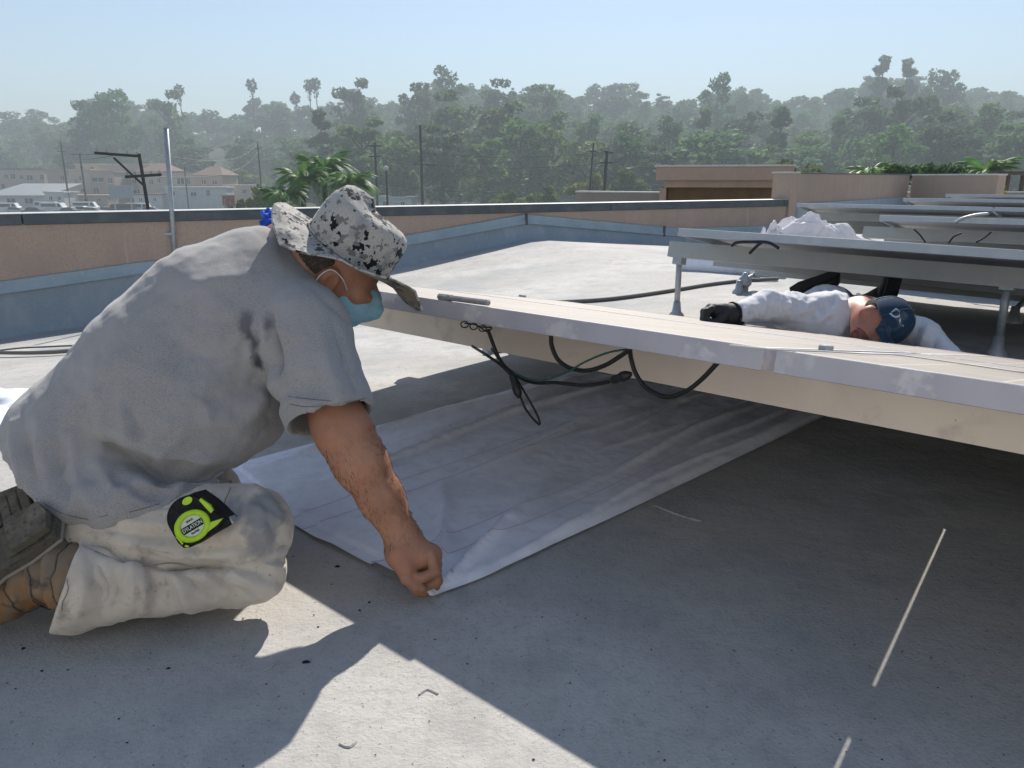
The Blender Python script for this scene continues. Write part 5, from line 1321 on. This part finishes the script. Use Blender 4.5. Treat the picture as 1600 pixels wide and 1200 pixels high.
def fan_palm(u, vt, D, label, hd=1.6):
    x, y = at_u(u, D); zt = CAMH + (280 - vt) / F * D; zb = float(terr(x, y)); e = tag(empty('palm_tree', (x, y, zb)), label, 'palm', 'fan palms on the skyline')
    MB().tube([(x, y, zb), (x + .2, y, (zb + zt) / 2), (x, y, zt - hd)], [.3, .24, .22], 7).build('trunk', m_bark, e, True)
    rg = np.random.RandomState(int(u)); V, Fq = cards([np.array([x, y, zt - hd])], [hd], 110, hd * .32, rg, 1.15); link('crown', V, Fq, L_fan, e)
    V, Fq = cards([np.array([x, y, zt - hd * 2.6])], [hd * .5], 40, hd * .22, rg, 2.2); link('dead_fronds', V, Fq, m_bark, e)
for u, v, D, lab in ((405, 139, 400, 'tall fan palm alone on the left skyline'), (470, 158, 410, 'shorter fan palm just left of the skyline pair'), (492, 140, 400, 'left palm of the close pair on the skyline'), (502, 137, 395, 'right palm of the close pair on the skyline'), (294, 147, 400, 'small fan palm at far left on the skyline')):
    fan_palm(u, v, D, lab, 2.6)
# creeper along the far parapet
rg = np.random.RandomState(77); cs = []; rs = []
for u in np.arange(1380, 1505, 6): x, y = at_u(u, 21); cs.append(np.array([x, y, CAMH + (280 - rg.uniform(266, 276)) / F * 21])); rs.append(rg.uniform(.12, .26))
V, Fq = cards(cs, rs, 60, .06, rg, .8); cr = tag(empty('creeper', cs[0]), 'leafy creeper topping the parapet between palm shrub and feathery palm', 'plant'); link('foliage', V, Fq, L_lush, cr)
MB().tube([c - [0, 0, .3] for c in cs], .03, 6).build('stem', m_bark, cr)
rg = np.random.RandomState(78); x, y = at_u(1556, 16.5); V, Fq = cards([np.array([x, y, .62]), np.array([x + .1, y, .5])], [.18, .16], 60, .05, rg); sh = tag(empty('shrub', (x, y, 0)), 'bright yellow-green little shrub at the end of the short wall', 'plant')
link('foliage', V, Fq, leafm('leaves_yellow', (.25, .3, .03), .1), sh); MB().tube([(x, y, 0), (x, y, .6)], .015, 6).build('stem', m_bark, sh)

# ------------------------------------------------------------------ town
m_cream = M('cream_render', (.52, .43, .35), .9, .1, [(.6, (.46, .37, .3), .4, .7)]); m_pink = M('pink_render', (.45, .33, .27), .9, .1, [(.6, (.4, .3, .24), .4, .7)]); m_white = M('white_render', (.6, .58, .55), .8, .2, [(.8, (.5, .5, .48), .4, .7)])
m_tile = M('roof_tile', (.21, .14, .11), .85, .15, [(2, (.17, .115, .09), .4, .7)]); m_pane = M('window_pane', (.03, .035, .04), .15, .5); m_metalroof = M('ribbed_roof', (.2, .225, .25), .6, .3, [(1, (.16, .19, .21), .4, .7)])
m_grey = M('grey_board', (.36, .40, .42), .7, .2, [(.7, (.3, .34, .36), .4, .7)])
def house(u0, u1, vtop, D, depth, mat, label, wins=(), roof=None, vb=None, name='apartment_building'):
    (x0, y), (x1, _) = at_u(u0, D), at_u(u1, D); zt = CAMH + (280 - vtop) / F * D; e = tag(empty(name, ((x0 + x1) / 2, y, GZ)), label, 'building')
    MB().box([(x0 + x1) / 2, y + depth / 2, (GZ + zt) / 2], (x1 - x0) / 2, depth / 2, (zt - GZ) / 2).build('wall', mat, e)
    if roof == 'hip':
        mx_ = (x0 + x1) / 2; o = .5; V = [(x0 - o, y - o, zt), (x1 + o, y - o, zt), (x1 + o, y + depth + o, zt), (x0 - o, y + depth + o, zt), (x0 + (x1 - x0) * .3, y + depth / 2, zt + 2.2), (x1 - (x1 - x0) * .3, y + depth / 2, zt + 2.2)]
        link('roof', V, [(0, 1, 5, 4), (1, 2, 5), (2, 3, 4, 5), (3, 0, 4), (3, 2, 1, 0)], m_tile, e)
    elif roof == 'rib':
        V = []; nn = 26
        for i in range(nn * 2): xx = x0 - .4 + (x1 - x0 + .8) * i / (nn * 2 - 1); zz = .12 * (i % 2); V += [(xx, y - .6, zt - .3 + zz), (xx, y + depth, zt + 2.4 + zz)]
        link('roof', V, [(2 * i, 2 * i + 2, 2 * i + 3, 2 * i + 1) for i in range(nn * 2 - 1)], m_metalroof, e)
    else:
        MB().box([(x0 + x1) / 2, y + depth / 2, zt + .15], (x1 - x0) / 2 + .25, depth / 2 + .25, .15).build('roof_edge', m_tile if roof == 'tile' else mat, e)
    for (wu, wv, ww, wh) in wins:
        wx, _ = at_u(wu, D); wz = CAMH + (280 - wv) / F * D; a, b = ww / F * D / 2, wh / F * D / 2
        wn_ = MB().box([wx, y + .02, wz], a, .10, b).build('window', m_pane, e)
        MB().box([wx, y - .06, wz - b - .08], a + .12, .16, .08).build('sill', m_white, wn_)
        MB().box([wx, y - .10, wz], .05, .03, b - .01).build('mullion', m_white, wn_)
    return e
house(-40, 68, 266, 215, 14, m_cream, 'long cream flats at the far left edge, above the ribbed shed', [(10, 276, 5, 6), (21, 276, 6, 7), (34, 277, 5, 5), (47, 278, 8, 7), (66, 277, 5, 7), (3, 290, 5, 6), (30, 292, 6, 5)], 'tile')
house(74, 106, 268, 208, 12, m_pink, 'pinkish flats with one upper window, between the leftmost poles', [(98, 278, 5, 6), (100, 294, 6, 4), (84, 293, 3, 8)])
house(108, 142, 267, 206, 12, m_cream, 'narrow cream flats behind the second pole', [(125, 279, 3, 6), (127, 297, 4, 6), (118, 284, 3, 8)])
house(120, 155, 259, 222, 10, M('yellow_render', (.55, .46, .32), .9, .1), 'taller yellowish block behind the narrow cream flats', [(130, 263, 4, 4), (146, 264, 4, 4)])
house(140, 178, 270, 203, 12, m_pink, 'low pink flats with a wide upper window, behind the billboard', [(153, 281, 17, 6), (172, 282, 5, 7), (148, 297, 6, 8)])
house(171, 222, 259, 212, 14, m_cream, 'cream flats with two small square windows behind the leaning pole', [(177, 270, 4, 4), (183, 270, 4, 4), (176, 282, 5, 7), (193, 281, 9, 7), (210, 283, 5, 6), (212, 300, 13, 8)])
house(216, 262, 269, 208, 12, m_cream, 'cream house with red hipped roof behind the galvanised mast', [(248, 282, 4, 6), (236, 284, 5, 6)], 'hip')
house(262, 305, 270, 206, 12, m_cream, 'cream house with dark picture window right of the mast', [(282, 283, 10, 9), (294, 283, 4, 8), (306, 284, 4, 6)], 'tile')
house(303, 346, 274, 204, 12, m_pink, 'pink house with low red hipped roof, left of the green bush', [(318, 284, 5, 6), (335, 285, 6, 5)], 'hip')
house(256, 352, 293, 188, 5, m_white, 'long low white wall-like building right of the mast', [(268, 301, 5, 6), (323, 300, 5, 8), (300, 302, 8, 5)], None, name='shed')
house(-30, 68, 303, 182, 16, m_white, 'white shed with ribbed grey metal roof at the left', [(12, 312, 12, 7), (40, 312, 12, 7)], 'rib', name='shed')
house(583, 642, 308, 150, 10, m_white, 'small white building between the two dark poles, right of the hat', [(600, 316, 5, 5), (628, 316, 5, 5)], None, name='shed')
house(395, 440, 296, 150, 6, m_white, 'pale low building half hidden behind the green bushes', [(410, 303, 5, 4)], None, name='shed')
house(352, 396, 290, 196, 8, m_cream, 'cream cottage with flat roof between the red sign and the green bush', [(362, 297, 5, 5), (380, 298, 5, 5)], None, name='house')
house(66, 96, 300, 178, 6, m_white, 'small white hut right of the ribbed shed', [(75, 308, 4, 5), (88, 308, 4, 5)], None, name='shed')
house(100, 164, 305, 184, 5, m_pink, 'long low pink wall-like shed behind the parked vans', [(112, 311, 5, 4), (130, 311, 5, 4), (150, 311, 5, 4)], None, name='shed')
house(206, 250, 303, 186, 5, m_white, 'low white shed behind the leaning pole', [(216, 310, 4, 4), (238, 310, 4, 4)], 'tile', name='shed')
m_shedb = M('brown_timber', (.14, .10, .075), .9, .1, [(4, (.1, .07, .05), .4, .7)])
xb, yb = at_u(1585, 24); pg = tag(empty('pergola', (xb, yb, -.4)), 'brown timber pergola at the right edge behind the low wall', 'pergola')
for du in (-.42, -.2, .25, .6): MB().box([xb + du, yb, .25], .045, .045, .65).build('post', m_shedb, pg)
MB().box([xb + .2, yb, .96], .75, .25, .05).build('roof_beam', m_shedb, pg); MB().box([xb + .3, yb + .2, .25], .6, .03, .18).build('rail_panel', m_tile, pg)
xb, yb = at_u(430, 415); MB_h = tag(empty('house', (xb, yb, float(terr(xb, yb)))), 'long low house with flat roof on the hill crest below the fan palm', 'building')
MB().box([xb, yb, CAMH + 96 / F * 415 - 2], 7, 4, 2).build('wall', m_grey, MB_h); MB().box([xb, yb, CAMH + 96 / F * 415 + .2], 8, 5, .2).build('roof', m_metalroof, MB_h)

# billboard and small red sign
def board(u0, u1, v0, v1, D, mat, label, legs=True):
    (x0, y), (x1, _) = at_u(u0, D), at_u(u1, D); z0, z1 = CAMH + (280 - v1) / F * D, CAMH + (280 - v0) / F * D
    e = tag(empty('billboard', ((x0 + x1) / 2, y, GZ)), label, 'sign'); MB().box([(x0 + x1) / 2, y, (z0 + z1) / 2], (x1 - x0) / 2, .1, (z1 - z0) / 2).build('board', mat, e)
    MB().box([(x0 + x1) / 2, y - .02, z1 + .08], (x1 - x0) / 2 + .1, .16, .07).build('frame', m_zinc, e)
    for k in (.15, .85): MB().box([x0 + (x1 - x0) * k, y + .2, (GZ + z0) / 2], .1, .08, (z0 - GZ) / 2).build('leg', m_zinc, e)
board(168, 205, 290, 308, 150, m_grey, 'pale blue-grey billboard in the car park')
board(345, 364, 305, 319, 70, M('red_sign', (.38, .16, .13), .6, .3, [(2, (.5, .4, .36), .5, .6)]), 'small red and white sign board just above the parapet')
# cars
def car(u, D, colmat, label, van=False, rot=0.):
    x, y = at_u(u, D); e = tag(empty('van' if van else 'parked_car', (x, y, GZ + .05)), label, 'van' if van else 'car', 'vehicles parked below the flats'); b = np.array([x, y, GZ + .05])
    c_, s_ = math.cos(rot), math.sin(rot); A = np.array([[c_, s_, 0], [-s_, c_, 0], [0, 0, 1.]])
    def side(poly, hw, mat, name, parent=e):
        return MB().prism([(px, pz) for px, pz in poly], b - A[1] * hw, np.array([A[0], A[2], A[1]]), 2 * hw).build(name, mat, parent)
    if van:
        side([(-2.5, .35), (2.5, .35), (2.55, 1.1), (2.2, 1.35), (1.75, 2.15), (-2.5, 2.2)], .95, colmat, 'body'); side([(1.2, 1.35), (2.1, 1.35), (1.7, 2.0), (1.2, 2.0)], .965, m_pane, 'window')
        side([(-2.2, 1.4), (.9, 1.4), (.9, 2.0), (-2.2, 2.0)], .962, m_pane, 'side_window')
    else:
        side([(-2.2, .35), (2.2, .35), (2.25, .8), (1.2, .95), (-1.9, 1.0), (-2.25, .9)], .88, colmat, 'body'); side([(-1.7, .98), (1.1, .95), (.45, 1.45), (-1.2, 1.48)], .80, m_pane, 'window'); side([(-1.2, 1.481), (.45, 1.451), (.4, 1.5), (-1.15, 1.53)], .78, colmat, 'roof')
    for sx in (-1.45, 1.45):
        for sy in (-1, 1): w_ = b + A[0] * sx + A[1] * sy * .82 + [0, 0, .33]; wh_ = MB().tube([w_ - A[1] * .1, w_ + A[1] * .1], .33, 14).build('wheel', m_rubber, e); MB().tube([w_ - A[1] * .11, w_ + A[1] * .11], .18, 10).build('rim', m_zinc, wh_)
    for sy in (-1, 1): MB().box(b + A[0] * 2.2 + A[1] * sy * .6 + [0, 0, .68], .06, .14, .07, A).build('headlight', m_white, e)
cw, cs_, cdk = M('white_paint', (.7, .7, .7), .3, .5), M('silver_paint', (.4, .42, .44), .3, .5, metal=.4), M('dark_paint', (.03, .035, .045), .3, .5)
for u, D, cm, lab, van in ((20, 160, cs_, 'silver car at the far left of the car park row', False), (48, 158, cdk, 'dark car second from the left in the car park row', False), (78, 165, cw, 'white van third from the left in the car park', True), (98, 158, cdk, 'dark car right of the white van', False), (118, 162, cs_, 'silver car in the middle of the car park row', False), (128, 172, cw, 'white van behind the middle of the row', True), (160, 160, cw, 'white car below the billboard', False), (186, 158, cdk, 'dark van right of the white car', True), (212, 162, cw, 'white van nearest the leaning pole', True), (68, 174, cs_, 'silver van behind the row at the left', True), (140, 158, cw, 'white car between the silver car and the billboard car', False), (232, 160, cs_, 'silver car just left of the galvanised mast', False), (4, 164, cw, 'white van at the extreme left edge', True), (172, 172, cs_, 'silver car behind the billboard legs', False)):
    car(u, D, cm, lab, van, random.choice((0, math.pi, .2)))
# utility poles
m_pole = M('creosoted_pole', (.018, .015, .013), .95, .05)
def pole(u, vt, D, r, label, arms=(), ub=None, extra=None, lamp=False):
    x, y = at_u(u, D); zt = CAMH + (280 - vt) / F * D; xb, _ = at_u(ub if ub else u, D); sl = (xb - x) / (zt - (CAMH - 45 / F * D)) if ub else 0; bx = x + sl * (zt - GZ)
    e = tag(empty('utility_pole', (bx, y, GZ)), label, 'utility pole'); MB().tube([(bx, y, GZ), (x, y, zt)], [r * 1.2, r], 10).build('pole', m_pole, e, True)
    for (v, w_, off, tilt) in arms:
        z = CAMH + (280 - v) / F * D; cx = x + sl * (zt - z) + off / F * D; hw = w_ / F * D / 2
        A = np.array([nrm([1, 0, -tilt]), [0, 1, 0], nrm([tilt, 0, 1])]); a = MB().box([cx, y - r - .06, z], hw, .06, .07, A).build('crossarm', m_pole, e)
        for k in (-.9, -.45, .45, .9): p = np.array([cx, y - r - .06, z + .07]) + A[0] * hw * k; MB().tube([p, p + [0, 0, .16]], [.05, .035], 6).build('insulator', m_grey, a)
    if extra: MB().tube([np.array([at_u(extra[0], D)[0], y - r - .05, CAMH + (280 - extra[1]) / F * D]), np.array([at_u(extra[2], D)[0], y - r - .05, CAMH + (280 - extra[3]) / F * D])], .06, 6).build('brace', m_pole, e)
    if lamp: MB().tube([(x, y - .2, zt), (x, y - .2, zt + .2), (x, y - .2, zt + .45), (x, y - .2, zt + .6)], [.12, .32, .3, .05], 10).build('lamp_globe', m_white, e, True)
pole(222, 243, 42, .085, 'leaning dark pole with broken-looking crossarms left of the mast', [(244.5, 66, -31, .07), (275, 54, 3, -.06)], 226, (184, 249, 227, 291))
pole(103, 226, 180, .16, 'tallest thin pole in front of the pink flats', [(240, 12, 0, 0)])
pole(130, 243, 175, .17, 'shorter thin pole right of the tallest one', [(244, 36, 4, 0)])
pole(290, 262, 185, .13, 'thin grey pole in front of the white wall-like building')
pole(407, 226, 170, .15, 'thin pole rising left of the palm cluster', [(236, 8, 0, 0)])
pole(588, 227, 105, .14, 'dark pole just right of the hat', [(232, 22, 0, 0), (247, 18, 0, 0)])
pole(604, 268, 95, .11, 'short dark lamp pole with white globe right of the hat', lamp=True)
pole(659, 202, 110, .17, 'tall thick dark pole standing right of the lamp pole', [(259, 34, 6, .06)])
pole(926, 228, 100, .10, 'thin slanting pole left of the thick short pole', [(240, 10, 0, 0)], 920)
pole(947, 239, 90, .17, 'thick short pole left of the canopy box', [(241, 14, 2, .2), (256, 20, 0, 0)], 944)
def wire(u0, v0, D0, u1, v1, D1, sag, lab):
    (x0, y0), (x1, y1) = at_u(u0, D0), at_u(u1, D1); a = np.array([x0, y0, CAMH + (280 - v0) / F * D0]); b = np.array([x1, y1, CAMH + (280 - v1) / F * D1])
    P = [a + (b - a) * t - np.array([0, 0, sag * 4 * t * (1 - t)]) for t in np.linspace(0, 1, 14)]; tag(MB().tube(P, .022, 5).build('overhead_wire', m_zinc if 'pale' in lab else m_rubber, None, base=a), lab, 'wire', 'overhead wires')
for i, (v0, v1) in enumerate(((232, 240), (247, 256), (286, 288), (300, 302), (312, 309))): wire(588, v0, 105, 947, v1, 90, 1.0, 'thin overhead wire strung from the pole by the hat to the thick short pole')
for v0, v1 in ((243, 228), (275, 240)): wire(250, v0 + 2, 42, 407, v1, 170, 1.5, 'thin overhead wire from the leaning pole to the pole by the palms')
wire(103, 240, 180, 191, 244, 42, .8, 'thin overhead wire from the tallest thin pole to the leaning pole')
wire(659, 260, 110, 1240, 262, 95, 2.5, 'long thin overhead wire passing behind the canopy box')

# ------------------------------------------------------------------ haze: one even body of air round everything
hz = bpy.data.materials.new('haze_air'); hz.use_nodes = True; hn = hz.node_tree.nodes; hn.clear()
ho = hn.new('ShaderNodeOutputMaterial'); hv = hn.new('ShaderNodeVolumePrincipled'); hv.inputs['Color'].default_value = (.83, .94, .99, 1); hv.inputs['Density'].default_value = .0015; hv.inputs['Anisotropy'].default_value = .0
hz.node_tree.links.new(hv.outputs[0], ho.inputs['Volume'])
tag(MB().box([0, 345, 40], 900, 645, 48.5).build('haze', hz), 'thin pale haze over the town and hills', 'haze', kind='stuff')
